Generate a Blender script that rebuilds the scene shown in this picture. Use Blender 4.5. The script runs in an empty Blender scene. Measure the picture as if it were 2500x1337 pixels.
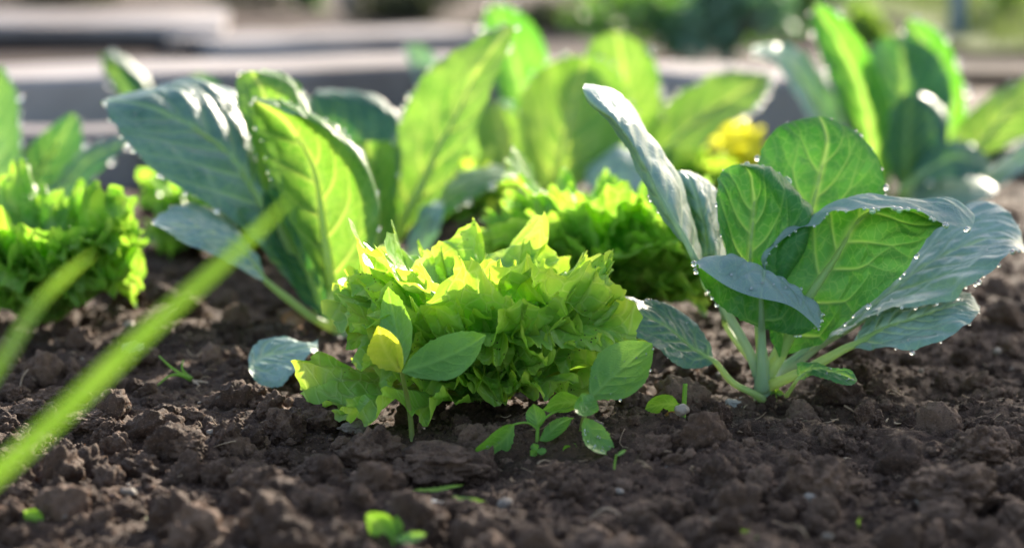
import bpy, math, random
import numpy as np
from mathutils import Vector, Matrix

# ------------------------------------------------------------------ camera, world, sun, exposure
SC = bpy.context.scene
COL = SC.collection
H = 0.30; PITCH = math.radians(9.0); FPX = 85.0 / 36.0 * 2500.0
cam_d = bpy.data.cameras.new('camera'); cam = bpy.data.objects.new('camera', cam_d); COL.objects.link(cam)
cam.location = (0, 0, H); cam.rotation_euler = (math.radians(90) - PITCH, 0, 0)
cam_d.lens = 85; cam_d.sensor_width = 36; cam_d.clip_start = 0.03; cam_d.clip_end = 500
cam_d.dof.use_dof = True; cam_d.dof.focus_distance = 1.355; cam_d.dof.aperture_fstop = 4.5
cam_d.dof.aperture_blades = 9
SC.camera = cam
SUN_EL = math.radians(24); SUN_AZ = math.radians(24)      # azimuth from +Y towards +X
w = bpy.data.worlds.new('World'); SC.world = w; w.use_nodes = True
nt = w.node_tree; nt.nodes.clear()
sky = nt.nodes.new('ShaderNodeTexSky'); sky.sky_type = 'NISHITA'; sky.sun_disc = False
sky.sun_elevation = SUN_EL; sky.sun_rotation = SUN_AZ; sky.air_density = 1.0; sky.dust_density = 1.5
bg = nt.nodes.new('ShaderNodeBackground'); bg.inputs[1].default_value = 0.15
wo = nt.nodes.new('ShaderNodeOutputWorld')
nt.links.new(sky.outputs[0], bg.inputs[0]); nt.links.new(bg.outputs[0], wo.inputs[0])
sd = bpy.data.lights.new('sun', 'SUN'); sun = bpy.data.objects.new('sun', sd); COL.objects.link(sun)
sd.energy = 4.4; sd.angle = math.radians(0.5); sd.color = (1.0, 0.92, 0.80)
sdir = Vector((math.sin(SUN_AZ) * math.cos(SUN_EL), math.cos(SUN_AZ) * math.cos(SUN_EL), math.sin(SUN_EL)))
sun.rotation_euler = sdir.to_track_quat('Z', 'Y').to_euler(); sun.location = sdir * 20
SC.view_settings.view_transform = 'Standard'; SC.view_settings.look = 'None'
SC.view_settings.gamma = 1; SC.view_settings.exposure = 1.4
SC.view_settings.use_white_balance = True; SC.view_settings.white_balance_temperature = 6900; SC.view_settings.white_balance_tint = 10
SC.render.engine = 'CYCLES'
SC.cycles.max_bounces = 10; SC.cycles.transmission_bounces = 8; SC.cycles.diffuse_bounces = 5
SC.cycles.glossy_bounces = 4; SC.cycles.transparent_max_bounces = 8
SC.cycles.caustics_reflective = False; SC.cycles.caustics_refractive = True
SC.cycles.sample_clamp_indirect = 25; SC.cycles.blur_glossy = 0.3

CF = Vector((0, math.cos(PITCH), -math.sin(PITCH))); CU = Vector((0, math.sin(PITCH), math.cos(PITCH)))
CFn, CUn = np.array(CF), np.array(CU)
def P(px, py, d):
    """a point of the place, seen at (px, py) of the 2500 px photograph, d metres in front of the camera"""
    return np.array((0, 0, H)) + d * CFn + (px - 1250) / FPX * d * np.array((1., 0, 0)) + (668.5 - py) / FPX * d * CUn
def G(px, py, z=0.0):
    r = CFn + (px - 1250) / FPX * np.array((1., 0, 0)) + (668.5 - py) / FPX * CUn
    t = (z - H) / r[2]
    return np.array((0, 0, H)) + t * r
def GD(px, py):            # camera depth of the ground there
    return float((G(px, py) - np.array((0, 0, H))) @ CFn)

rng = np.random.default_rng(7); random.seed(7)

# ------------------------------------------------------------------ noise
_perm = np.random.default_rng(3).permutation(256); _perm = np.concatenate([_perm, _perm, _perm])
_grad = np.random.default_rng(4).normal(size=(256, 3)); _grad /= np.linalg.norm(_grad, axis=1)[:, None]
def noise3(p):
    p = np.asarray(p, float); i = np.floor(p).astype(int); f = p - i; i = i & 255
    u = f * f * f * (f * (f * 6 - 15) + 10); out = 0
    for dx in (0, 1):
        for dy in (0, 1):
            for dz in (0, 1):
                h = _perm[_perm[_perm[(i[..., 0] + dx) & 255] + ((i[..., 1] + dy) & 255)] + ((i[..., 2] + dz) & 255)] & 255
                g = _grad[h]
                dot = g[..., 0] * (f[..., 0] - dx) + g[..., 1] * (f[..., 1] - dy) + g[..., 2] * (f[..., 2] - dz)
                out = out + dot * (u[..., 0] if dx else 1 - u[..., 0]) * (u[..., 1] if dy else 1 - u[..., 1]) * (u[..., 2] if dz else 1 - u[..., 2])
    return out * 1.6
def fbm(p, oct=3, gain=.5):
    s = 0; a = 1; p = np.asarray(p, float)
    for _ in range(oct):
        s = s + a * noise3(p); p = p * 2.07 + 11.3; a *= gain
    return s
def sstep(a, b, x):
    t = np.clip((x - a) / (b - a), 0, 1); return t * t * (3 - 2 * t)

# ------------------------------------------------------------------ object helpers
def tag(o, label=None, cat=None, group=None, kind=None):
    if label: o['label'] = label
    if cat: o['category'] = cat
    if group: o['group'] = group
    if kind: o['kind'] = kind
    return o
def empty(name, loc, label, cat, group=None):
    o = bpy.data.objects.new(name, None); COL.objects.link(o); o.location = Vector(loc); o.empty_display_size = .01
    return tag(o, label, cat, group)
def root_loc(o):
    l = np.zeros(3)
    while o is not None:
        l = l + np.array(o.location); o = o.parent
    return l
def mesh_obj(name, V, F, mat, parent=None, attrs=None, uv=None, smooth=True):
    V = np.asarray(V, dtype=np.float64); F = np.asarray(F, dtype=np.int32)
    if parent is not None: V = V - root_loc(parent)
    me = bpy.data.meshes.new(name); k = F.shape[1]
    me.vertices.add(len(V)); me.vertices.foreach_set('co', V.astype(np.float32).ravel())
    me.loops.add(F.size); me.loops.foreach_set('vertex_index', F.ravel())
    me.polygons.add(len(F)); me.polygons.foreach_set('loop_start', np.arange(0, F.size, k, dtype=np.int32))
    me.polygons.foreach_set('use_smooth', np.full(len(F), smooth))
    if uv is not None:
        l = me.uv_layers.new(name='UVMap'); l.data.foreach_set('uv', np.asarray(uv)[F.ravel()].astype(np.float32).ravel())
    for n, a in (attrs or {}).items():
        at = me.attributes.new(n, 'FLOAT', 'POINT'); at.data.foreach_set('value', np.asarray(a, dtype=np.float32).ravel())
    me.update(calc_edges=True); me.validate()
    me.materials.append(mat)
    o = bpy.data.objects.new(name, me); COL.objects.link(o)
    if parent is not None: o.parent = parent
    return o
def grid_faces(nv, nu, closed=False):
    a = np.arange(nv * nu).reshape(nv, nu)
    if closed: a = np.concatenate([a, a[:, :1]], axis=1)
    return np.stack([a[:-1, :-1], a[:-1, 1:], a[1:, 1:], a[1:, :-1]], -1).reshape(-1, 4)
def spline_matrix(t, x):
    """natural cubic spline through knots t evaluated at x, as a matrix acting on the knot values"""
    t = np.asarray(t, float); n = len(t)
    if n == 2:
        u = (x - t[0]) / (t[1] - t[0]); return np.stack([1 - u, u], 1)
    h = np.diff(t); A = np.zeros((n, n)); R = np.zeros((n, n)); A[0, 0] = A[-1, -1] = 1
    for i in range(1, n - 1):
        A[i, i - 1] = h[i - 1]; A[i, i] = 2 * (h[i - 1] + h[i]); A[i, i + 1] = h[i]
        R[i, i - 1] = 6 / h[i - 1]; R[i, i] = -6 / h[i - 1] - 6 / h[i]; R[i, i + 1] = 6 / h[i]
    M = np.linalg.solve(A, R)
    k = np.clip(np.searchsorted(t, x, side='right') - 1, 0, n - 2); hk = h[k]; a = (t[k + 1] - x) / hk; b = (x - t[k]) / hk
    E = np.eye(n)
    return a[:, None] * E[k] + b[:, None] * E[k + 1] + ((a**3 - a) * hk**2 / 6)[:, None] * M[k] + ((b**3 - b) * hk**2 / 6)[:, None] * M[k + 1]
def resample(pts, n):
    pts = np.asarray(pts, float)
    if len(pts) == 2:
        return pts[0] + (pts[1] - pts[0]) * np.linspace(0, 1, n)[:, None]
    c = np.linalg.norm(np.diff(pts, axis=0), axis=1)**.7; t = np.concatenate([[0], np.cumsum(c)]); t /= t[-1]
    fine = spline_matrix(t, np.linspace(0, 1, 200)) @ pts
    s = np.concatenate([[0], np.cumsum(np.linalg.norm(np.diff(fine, axis=0), axis=1))]); s /= s[-1]
    x = np.interp(np.linspace(0, 1, n), s, np.linspace(0, 1, 200))
    return spline_matrix(t, x) @ pts
def tube(pts, rad, n=10, sides=10, flat=1.0, cap=True):
    c = resample(pts, n); r = np.interp(np.linspace(0, 1, n), np.linspace(0, 1, len(rad)), rad)
    T = np.gradient(c, axis=0); T /= np.linalg.norm(T, axis=1)[:, None] + 1e-12
    up = np.array((0.13, -1., 0.21)); A = np.cross(T, up); A /= np.linalg.norm(A, axis=1)[:, None] + 1e-12; B = np.cross(A, T)
    th = np.linspace(0, 2 * np.pi, sides, endpoint=False)
    V = c[:, None] + r[:, None, None] * (np.cos(th)[None, :, None] * A[:, None] + flat * np.sin(th)[None, :, None] * B[:, None])
    V = V.reshape(-1, 3); F = grid_faces(n, sides, True)
    if cap:
        V = np.concatenate([V, c[:1], c[-1:]]); i = np.arange(sides); j = (i + 1) % sides; m = len(V)
        F = np.concatenate([F, np.stack([j, i, np.full(sides, m - 2), np.full(sides, m - 2)], 1)[:, [0, 1, 2, 2]]])
        F = F[:-sides]
        tri0 = np.stack([j, i, np.full(sides, m - 2)], 1); tri1 = np.stack([i + (n - 1) * sides, j + (n - 1) * sides, np.full(sides, m - 1)], 1)
        # degenerate-free caps: split every triangle fan into quads by pairing neighbours
        q0 = np.stack([j[::2], i[::2], np.full(len(i[::2]), m - 2), j[1::2]], 1) if sides % 2 == 0 else None
        if q0 is not None:
            a = i[::2]; b = (a + 1) % sides; d = (a + 2) % sides
            F = np.concatenate([F, np.stack([b, a, np.full(len(a), m - 2), d], 1), np.stack([a, b, d, np.full(len(a), m - 1) - (n - 1) * sides], 1) + (n - 1) * sides])
    return V, F
def join(parts):
    Vs, Fs, k = [], [], 0
    for V, F in parts:
        Vs.append(V); Fs.append(F + k); k += len(V)
    return np.concatenate(Vs), np.concatenate(Fs)

# ------------------------------------------------------------------ materials
def new_mat(name):
    m = bpy.data.materials.new(name); m.use_nodes = True; n = m.node_tree; n.nodes.clear(); return m, n
def N(n, t, **k):
    x = n.nodes.new(t)
    for a, v in k.items(): setattr(x, a, v)
    return x
def mix(n, f, a, b, blend='MIX'):
    x = N(n, 'ShaderNodeMix', data_type='RGBA', blend_type=blend)
    for i, v in ((0, f), (6, a), (7, b)):
        if isinstance(v, (int, float)): x.inputs[i].default_value = v
        elif isinstance(v, tuple): x.inputs[i].default_value = (*v, 1)
        else: n.links.new(v, x.inputs[i])
    return x.outputs[2]
def ramp(n, src, a, b):
    x = N(n, 'ShaderNodeMapRange'); n.links.new(src, x.inputs[0]); x.inputs[1].default_value = a; x.inputs[2].default_value = b; return x.outputs[0]
def noise(n, scale, detail=3, coord=None, rough=.5):
    x = N(n, 'ShaderNodeTexNoise'); x.inputs['Scale'].default_value = scale; x.inputs['Detail'].default_value = detail; x.inputs['Roughness'].default_value = rough
    if coord is None:
        c = N(n, 'ShaderNodeTexCoord'); coord = c.outputs['Object']
    n.links.new(coord, x.inputs['Vector']); return x.outputs[0]
def math_(n, op, a, b):
    x = N(n, 'ShaderNodeMath', operation=op)
    for i, v in enumerate((a, b)):
        if isinstance(v, (int, float)): x.inputs[i].default_value = v
        else: n.links.new(v, x.inputs[i])
    return x.outputs[0]

def leaf_mat(name, ra, rb, ta, tb, rv, tv, rough=.42, fac=.5, spec=.5, bump=.25, back=None):
    m, n = new_mat(name); L = n.links.new
    at = N(n, 'ShaderNodeAttribute', attribute_name='vein'); vein = at.outputs['Fac']
    vo = N(n, 'ShaderNodeTexVoronoi', feature='DISTANCE_TO_EDGE'); vo.inputs['Scale'].default_value = 17; uvc = N(n, 'ShaderNodeTexCoord').outputs['UV']
    nz = N(n, 'ShaderNodeTexNoise'); nz.inputs['Scale'].default_value = 9; L(uvc, nz.inputs[0]); sc_ = N(n, 'ShaderNodeVectorMath', operation='SCALE'); sc_.inputs['Scale'].default_value = .07; L(nz.outputs[1], sc_.inputs[0])
    ad = N(n, 'ShaderNodeVectorMath', operation='ADD'); L(uvc, ad.inputs[0]); L(sc_.outputs[0], ad.inputs[1]); L(ad.outputs[0], vo.inputs['Vector'])
    cell = N(n, 'ShaderNodeMapRange'); L(vo.outputs['Distance'], cell.inputs[0]); cell.inputs[1].default_value = 0; cell.inputs[2].default_value = .07; cell.inputs[3].default_value = .30; cell.inputs[4].default_value = 0
    vein = math_(n, 'MAXIMUM', vein, cell.outputs[0])
    n1 = ramp(n, noise(n, 38, 4), .35, .65); n2 = ramp(n, noise(n, 170, 3), .4, .7)
    rc = mix(n, n1, ra, rb); rc = mix(n, math_(n, 'MULTIPLY', n2, .3), rc, tuple(min(1, c * 1.5) for c in rb)); rc = mix(n, math_(n, 'MULTIPLY', vein, .88), rc, rv)
    if back:
        bc = mix(n, n1, back[0], back[1]); bc = mix(n, math_(n, 'MULTIPLY', vein, .3), bc, (.42, .55, .45))
        rc = mix(n, N(n, 'ShaderNodeNewGeometry').outputs['Backfacing'], rc, bc)
    tc = mix(n, n1, ta, tb); tc = mix(n, math_(n, 'MULTIPLY', n2, .3), tc, tuple(c * .6 for c in ta)); tc = mix(n, math_(n, 'MULTIPLY', vein, .9), tc, tv)
    pb = N(n, 'ShaderNodeBsdfPrincipled'); tr = N(n, 'ShaderNodeBsdfTranslucent'); mx = N(n, 'ShaderNodeMixShader'); out = N(n, 'ShaderNodeOutputMaterial')
    L(rc, pb.inputs['Base Color']); L(tc, tr.inputs['Color'])
    n3 = noise(n, 60, 4)
    rr = N(n, 'ShaderNodeMapRange'); L(n3, rr.inputs[0]); rr.inputs[1].default_value = .3; rr.inputs[2].default_value = .7
    rr.inputs[3].default_value = rough - .1; rr.inputs[4].default_value = rough + .12
    L(rr.outputs[0], pb.inputs['Roughness']); pb.inputs['Specular IOR Level'].default_value = spec
    bp = N(n, 'ShaderNodeBump'); bp.inputs['Strength'].default_value = bump; bp.inputs['Distance'].default_value = .0012
    hh = math_(n, 'ADD', noise(n, 420, 3), math_(n, 'MULTIPLY', noise(n, 110, 2), 1.2))
    hh = math_(n, 'SUBTRACT', hh, math_(n, 'MULTIPLY', vein, 1.4))
    L(hh, bp.inputs['Height']); L(bp.outputs[0], pb.inputs['Normal']); L(bp.outputs[0], tr.inputs['Normal'])
    mx.inputs[0].default_value = fac; L(pb.outputs[0], mx.inputs[1]); L(tr.outputs[0], mx.inputs[2]); L(mx.outputs[0], out.inputs[0])
    return m
M = {}
M['kohl'] = leaf_mat('waxy_green_leaf', (.055, .19, .055), (.10, .26, .10), (.09, .42, .012), (.17, .55, .03), (.34, .50, .20), (.55, .85, .14), rough=.45, fac=.5, spec=.4, back=((.31, .43, .41), (.42, .53, .51)))
M['kohl_blue'] = leaf_mat('waxy_blue_leaf', (.16, .29, .26), (.28, .41, .375), (.12, .36, .04), (.20, .45, .06), (.46, .60, .38), (.5, .75, .2), rough=.42, fac=.28, spec=.55)
M['kohl_teal'] = leaf_mat('waxy_teal_leaf', (.055, .135, .12), (.11, .21, .19), (.10, .34, .03), (.18, .42, .05), (.30, .48, .20), (.5, .75, .2), rough=.36, fac=.30, spec=.9)
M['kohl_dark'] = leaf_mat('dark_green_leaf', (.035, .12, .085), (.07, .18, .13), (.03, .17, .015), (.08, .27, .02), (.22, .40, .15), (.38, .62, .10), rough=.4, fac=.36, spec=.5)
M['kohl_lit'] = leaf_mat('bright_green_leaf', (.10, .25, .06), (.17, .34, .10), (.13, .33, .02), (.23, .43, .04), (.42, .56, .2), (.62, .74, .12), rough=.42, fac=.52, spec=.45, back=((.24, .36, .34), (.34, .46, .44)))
M['weed'] = leaf_mat('soft_green_leaf', (.10, .28, .05), (.16, .36, .08), (.30, .62, .03), (.38, .70, .05), (.20, .42, .10), (.5, .8, .1), rough=.45, fac=.45, spec=.4)
M['yellow_leaf'] = leaf_mat('yellow_green_leaf', (.34, .46, .05), (.48, .54, .07), (.70, .80, .03), (.85, .85, .06), (.6, .6, .1), (.9, .9, .1), rough=.5, fac=.6, spec=.35)  # on the hairy seedling this yellow stands in for sunlight
M['lettuce_yellow'] = leaf_mat('yellow_lettuce', (.45, .48, .04), (.5, .55, .06), (.9, .85, .02), (.95, .9, .06), (.6, .6, .1), (.9, .9, .1), rough=.5, fac=.65, spec=.35)
M['grass'] = leaf_mat('grass_blade', (.16, .34, .04), (.22, .40, .06), (.26, .55, .03), (.36, .65, .05), (.3, .5, .05), (.6, .9, .1), rough=.4, fac=.55, spec=.4)
M['dry'] = leaf_mat('dry_leaf', (.28, .12, .05), (.40, .20, .10), (.55, .25, .08), (.6, .3, .1), (.5, .3, .2), (.7, .4, .2), rough=.7, fac=.35, spec=.2)

def lettuce_mat(name, deep, tip, tdeep, ttip):
    m, n = new_mat(name); L = n.links.new
    e = N(n, 'ShaderNodeAttribute', attribute_name='edge').outputs['Fac']; vein = N(n, 'ShaderNodeAttribute', attribute_name='vein').outputs['Fac']
    uv = N(n, 'ShaderNodeTexCoord').outputs['UV']
    vo = N(n, 'ShaderNodeTexVoronoi', feature='DISTANCE_TO_EDGE'); vo.inputs['Scale'].default_value = 13
    wv = N(n, 'ShaderNodeVectorMath', operation='ADD'); nz = N(n, 'ShaderNodeTexNoise'); nz.inputs['Scale'].default_value = 9; L(uv, nz.inputs[0])
    sc = N(n, 'ShaderNodeVectorMath', operation='SCALE'); sc.inputs['Scale'].default_value = .06; L(nz.outputs[1], sc.inputs[0]); L(uv, wv.inputs[0]); L(sc.outputs[0], wv.inputs[1]); L(wv.outputs[0], vo.inputs['Vector'])
    cell = N(n, 'ShaderNodeMapRange'); L(vo.outputs['Distance'], cell.inputs[0]); cell.inputs[1].default_value = 0; cell.inputs[2].default_value = .10; cell.inputs[3].default_value = 1; cell.inputs[4].default_value = 0
    net = math_(n, 'MAXIMUM', math_(n, 'MULTIPLY', cell.outputs[0], .55), vein)
    n1 = ramp(n, noise(n, 45, 4), .35, .65)
    rc = mix(n, e, deep, tip); rc = mix(n, math_(n, 'MULTIPLY', n1, .35), rc, tuple(c * .6 for c in deep)); rc = mix(n, math_(n, 'MULTIPLY', net, .6), rc, (.50, .62, .25))
    tc = mix(n, e, tdeep, ttip); tc = mix(n, math_(n, 'MULTIPLY', n1, .3), tc, tuple(c * .7 for c in tdeep)); tc = mix(n, math_(n, 'MULTIPLY', net, .65), tc, (.78, .92, .2))
    # specks of soil splashed on the lower leaf
    sp = N(n, 'ShaderNodeTexVoronoi'); sp.inputs['Scale'].default_value = 330; L(N(n, 'ShaderNodeTexCoord').outputs['Object'], sp.inputs['Vector'])
    s1 = N(n, 'ShaderNodeMath', operation='LESS_THAN'); L(sp.outputs['Distance'], s1.inputs[0]); s1.inputs[1].default_value = .17
    s2 = ramp(n, noise(n, 30, 2), .56, .62)
    spk = math_(n, 'MULTIPLY', s1.outputs[0], s2)
    rc = mix(n, spk, rc, (.05, .035, .02)); tc = mix(n, spk, tc, (.03, .02, .01))
    pb = N(n, 'ShaderNodeBsdfPrincipled'); tr = N(n, 'ShaderNodeBsdfTranslucent'); mx = N(n, 'ShaderNodeMixShader'); out = N(n, 'ShaderNodeOutputMaterial')
    L(rc, pb.inputs['Base Color']); L(tc, tr.inputs['Color']); pb.inputs['Roughness'].default_value = .34; pb.inputs['Specular IOR Level'].default_value = .5
    bp = N(n, 'ShaderNodeBump'); bp.inputs['Strength'].default_value = .5; bp.inputs['Distance'].default_value = .0015
    hh = math_(n, 'SUBTRACT', math_(n, 'MULTIPLY', noise(n, 160, 3), 1.0), math_(n, 'MULTIPLY', net, .7))
    L(hh, bp.inputs['Height']); L(bp.outputs[0], pb.inputs['Normal']); L(bp.outputs[0], tr.inputs['Normal'])
    mx.inputs[0].default_value = .52; L(pb.outputs[0], mx.inputs[1]); L(tr.outputs[0], mx.inputs[2]); L(mx.outputs[0], out.inputs[0])
    return m
M['lettuce'] = lettuce_mat('lettuce_leaf', (.20, .48, .075), (.42, .60, .10), (.38, .74, .05), (.72, .88, .08))
M['lettuce_deep'] = lettuce_mat('lettuce_leaf_deep', (.16, .40, .05), (.32, .56, .09), (.24, .60, .04), (.50, .80, .06))

def simple(name, a, b, scale=60, rough=.6, spec=.3, bump=.3, bscale=200, dist=.001, sss=0):
    m, n = new_mat(name); L = n.links.new
    pb = N(n, 'ShaderNodeBsdfPrincipled'); out = N(n, 'ShaderNodeOutputMaterial')
    L(mix(n, ramp(n, noise(n, scale, 4), .3, .7), a, b), pb.inputs['Base Color']); pb.inputs['Roughness'].default_value = rough; pb.inputs['Specular IOR Level'].default_value = spec
    bp = N(n, 'ShaderNodeBump'); bp.inputs['Strength'].default_value = bump; bp.inputs['Distance'].default_value = dist; L(noise(n, bscale, 4), bp.inputs['Height']); L(bp.outputs[0], pb.inputs['Normal'])
    if sss:
        pb.inputs['Subsurface Weight'].default_value = sss; pb.inputs['Subsurface Radius'].default_value = (.6, 1, .3); pb.inputs['Subsurface Scale'].default_value = .004
    if sss:
        pb.inputs['Subsurface Weight'].default_value = 0
        tr = N(n, 'ShaderNodeBsdfTranslucent'); tr.inputs['Color'].default_value = (min(1, b[0] * 1.7), min(1, b[1] * 1.5), b[2] * 1.3, 1); mx = N(n, 'ShaderNodeMixShader'); mx.inputs[0].default_value = .5
        L(pb.outputs[0], mx.inputs[1]); L(tr.outputs[0], mx.inputs[2]); L(mx.outputs[0], out.inputs[0]); return m
    L(pb.outputs[0], out.inputs[0]); return m
M['petiole'] = simple('petiole_green', (.34, .50, .17), (.46, .60, .30), 40, .42, .4, .2, 300, .0006, .35)
M['petiole_blue'] = simple('petiole_waxy', (.32, .48, .34), (.42, .57, .42), 40, .45, .4, .2, 300, .0006, .3)
M['weed_stem'] = simple('weed_stem', (.28, .26, .10), (.30, .42, .12), 90, .5, .3, .5, 500, .0008, .2)
M['grass_stem'] = simple('grass_stem', (.2, .4, .06), (.3, .5, .1), 90, .5, .3, .3, 500, .0008, .2)
M['twig'] = simple('dry_twig', (.30, .19, .11), (.48, .34, .22), 200, .8, .2, .8, 600, .001)
M['root'] = simple('root_fibre', (.35, .22, .13), (.5, .36, .25), 200, .7, .2, .5, 900, .0005)
M['stone'] = simple('grey_stone', (.13, .095, .07), (.33, .26, .20), 40, .6, .35, .6, 260, .002)
M['stone_pale'] = simple('pale_stone', (.42, .38, .33), (.60, .56, .50), 90, .6, .35, .6, 260, .002)
M['wood'] = simple('weathered_board', (.14, .115, .11), (.40, .355, .345), 3.0, .8, .25, .5, 60, .004)
M['wood_dark'] = simple('dark_board', (.035, .028, .028), (.07, .055, .055), 6, .8, .25, .5, 60, .004)  # darker wood tone for the lower, end and right-hand boards
M['brick'] = simple('red_brick', (.22, .09, .07), (.32, .15, .12), 5, .85, .2, .5, 30, .004)
M['bark'] = simple('bark', (.10, .08, .07), (.17, .14, .12), 20, .9, .2, .8, 60, .01)
M['bluepaint'] = simple('blue_grey_paint', (.12, .17, .24), (.16, .22, .30), 5, .5, .3, .1, 30, .002)

def soil_mat(name, a, b, c, far=False):
    m, n = new_mat(name); L = n.links.new
    t = N(n, 'ShaderNodeAttribute', attribute_name='tint').outputs['Fac']; pos = N(n, 'ShaderNodeNewGeometry').outputs['Position']
    n1 = ramp(n, noise(n, 30, 4, pos), .35, .65); n2 = ramp(n, noise(n, 260, 5, pos, .65), .35, .68)
    col = mix(n, math_(n, 'MULTIPLY', math_(n, 'ADD', n1, n2), .5), a, b); col = mix(n, math_(n, 'MULTIPLY', t, .9), col, c)
    sp = ramp(n, noise(n, 950, 2, pos), .60, .70); col = mix(n, math_(n, 'MULTIPLY', sp, .45), col, tuple(x * 1.5 for x in c))
    dk = ramp(n, noise(n, 520, 3, pos), .42, .30); col = mix(n, math_(n, 'MULTIPLY', dk, .55), col, tuple(x * .5 for x in a))
    pb = N(n, 'ShaderNodeBsdfPrincipled'); out = N(n, 'ShaderNodeOutputMaterial'); L(col, pb.inputs['Base Color'])
    pb.inputs['Roughness'].default_value = .74; pb.inputs['Specular IOR Level'].default_value = .28
    bp = N(n, 'ShaderNodeBump'); bp.inputs['Strength'].default_value = 1.0; bp.inputs['Distance'].default_value = .003
    L(math_(n, 'ADD', noise(n, 420, 7, pos, .7), math_(n, 'MULTIPLY', noise(n, 1300, 3, pos), .4)), bp.inputs['Height']); L(bp.outputs[0], pb.inputs['Normal'])
    L(pb.outputs[0], out.inputs[0]); return m
M['soil'] = soil_mat('garden_soil', (.040, .0185, .010), (.094, .049, .028), (.22, .125, .078))
M['clod'] = soil_mat('soil_clod', (.043, .021, .012), (.108, .058, .035), (.27, .16, .104))

def dew_mat():
    m, n = new_mat('dew'); L = n.links.new
    g = N(n, 'ShaderNodeBsdfGlass'); g.inputs['Roughness'].default_value = .07; g.inputs['IOR'].default_value = 1.33; g.inputs['Color'].default_value = (1, 1, 1, 1)
    s = N(n, 'ShaderNodeBsdfGlossy'); s.inputs['Roughness'].default_value = .09
    mx = N(n, 'ShaderNodeMixShader'); mx.inputs[0].default_value = .22; out = N(n, 'ShaderNodeOutputMaterial')
    L(g.outputs[0], mx.inputs[1]); L(s.outputs[0], mx.inputs[2]); L(mx.outputs[0], out.inputs[0]); return m
M['dew'] = dew_mat()

# ------------------------------------------------------------------ unit meshes
def ico(sub):
    t = (1 + 5**.5) / 2
    V = [(-1, t, 0), (1, t, 0), (-1, -t, 0), (1, -t, 0), (0, -1, t), (0, 1, t), (0, -1, -t), (0, 1, -t), (t, 0, -1), (t, 0, 1), (-t, 0, -1), (-t, 0, 1)]
    F = [(0, 11, 5), (0, 5, 1), (0, 1, 7), (0, 7, 10), (0, 10, 11), (1, 5, 9), (5, 11, 4), (11, 10, 2), (10, 7, 6), (7, 1, 8), (3, 9, 4), (3, 4, 2), (3, 2, 6), (3, 6, 8), (3, 8, 9), (4, 9, 5), (2, 4, 11), (6, 2, 10), (8, 6, 7), (9, 8, 1)]
    V = [np.array(v) / np.linalg.norm(v) for v in V]
    for _ in range(sub):
        mid = {}; nf = []
        def mp(a, b):
            k = (min(a, b), max(a, b))
            if k not in mid:
                p = V[a] + V[b]; V.append(p / np.linalg.norm(p)); mid[k] = len(V) - 1
            return mid[k]
        for a, b, c in F:
            x, y, z = mp(a, b), mp(b, c), mp(c, a); nf += [(a, x, z), (b, y, x), (c, z, y), (x, y, z)]
        F = nf
    return np.array(V), np.array(F)
ICO = {s: ico(s) for s in (1, 2, 3, 5)}
_dV, _dF = ICO[3]
_drop = bpy.data.meshes.new('dew_drop')
_tmp = mesh_obj('dew_drop', _dV, _dF, M['dew']); _drop = _tmp.data; bpy.data.objects.remove(_tmp)
def drop(parent, p, r):
    o = bpy.data.objects.new('dew_drop', _drop); COL.objects.link(o); o.parent = parent
    o.location = Vector(p - root_loc(parent)); s = r * random.uniform(.94, 1.06); o.scale = (s, s, s * random.uniform(.95, 1.1)); return o

# ------------------------------------------------------------------ broad leaves (lofted over rails)
def veins_2d(X, Y, L, halfw, seed, n=6, ws=1.0):
    r = random.Random(seed); segs = []
    def poly(x, y, ang, length, w0, w1, side, curve, k=7):
        pts = [(x, y, w0)]
        for i in range(k):
            ds = length / k; x += side * math.sin(ang) * ds; y += math.cos(ang) * ds; ang -= curve / k; ang += r.uniform(-.09, .09)
            pts.append((x, y, w0 + (w1 - w0) * (i + 1) / k))
        segs.extend(zip(pts[:-1], pts[1:])); return pts, ang
    for side in (-1, 1):
        for i in range(n):
            y0 = L * (.05 + .80 * (i + (.35 if side > 0 else 0) + r.uniform(-.1, .1)) / n)
            hw = max(np.interp(min(y0 + .15 * L, L), *halfw), .15 * L)
            ang = math.radians(62 - 26 * y0 / L + r.uniform(-5, 5)); ln = hw / math.sin(ang) * 1.0
            w = .0011 * ws * (1 - .5 * y0 / L)
            pts, a2 = poly(0, y0, ang, ln * .55, w, w * .6, side, .35)
            x1, y1, _ = pts[-1]; poly(x1, y1, a2 - .35, ln * .48, w * .6, w * .2, side, .3, 5); poly(x1, y1, a2 + .45, ln * .42, w * .5, w * .2, side, .3, 5)
            x1, y1, _ = pts[3]; poly(x1, y1, a2 + .8, ln * .28, w * .4, w * .15, side, .2, 4)
            x1, y1, _ = pts[5]; poly(x1, y1, a2 - .8, ln * .26, w * .4, w * .15, side, .2, 4)
    d2 = np.full(X.shape, 1e9); best = np.zeros(X.shape)
    for (x0, y0, w0), (x1, y1, w1) in segs:
        dx, dy = x1 - x0, y1 - y0; t = np.clip(((X - x0) * dx + (Y - y0) * dy) / (dx * dx + dy * dy + 1e-12), 0, 1)
        dd = (X - x0 - t * dx)**2 + (Y - y0 - t * dy)**2; ww = w0 + (w1 - w0) * t
        best = np.maximum(best, np.exp(-dd / (ww * 1.0)**2) * np.clip(ww / (.0009 * ws), .25, 1)); d2 = np.minimum(d2, dd)
    mid = np.exp(-(X / (.0028 * ws * (1 - .75 * Y / L) + .0003))**2)
    return np.maximum(best, mid), np.sqrt(d2), segs

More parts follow.
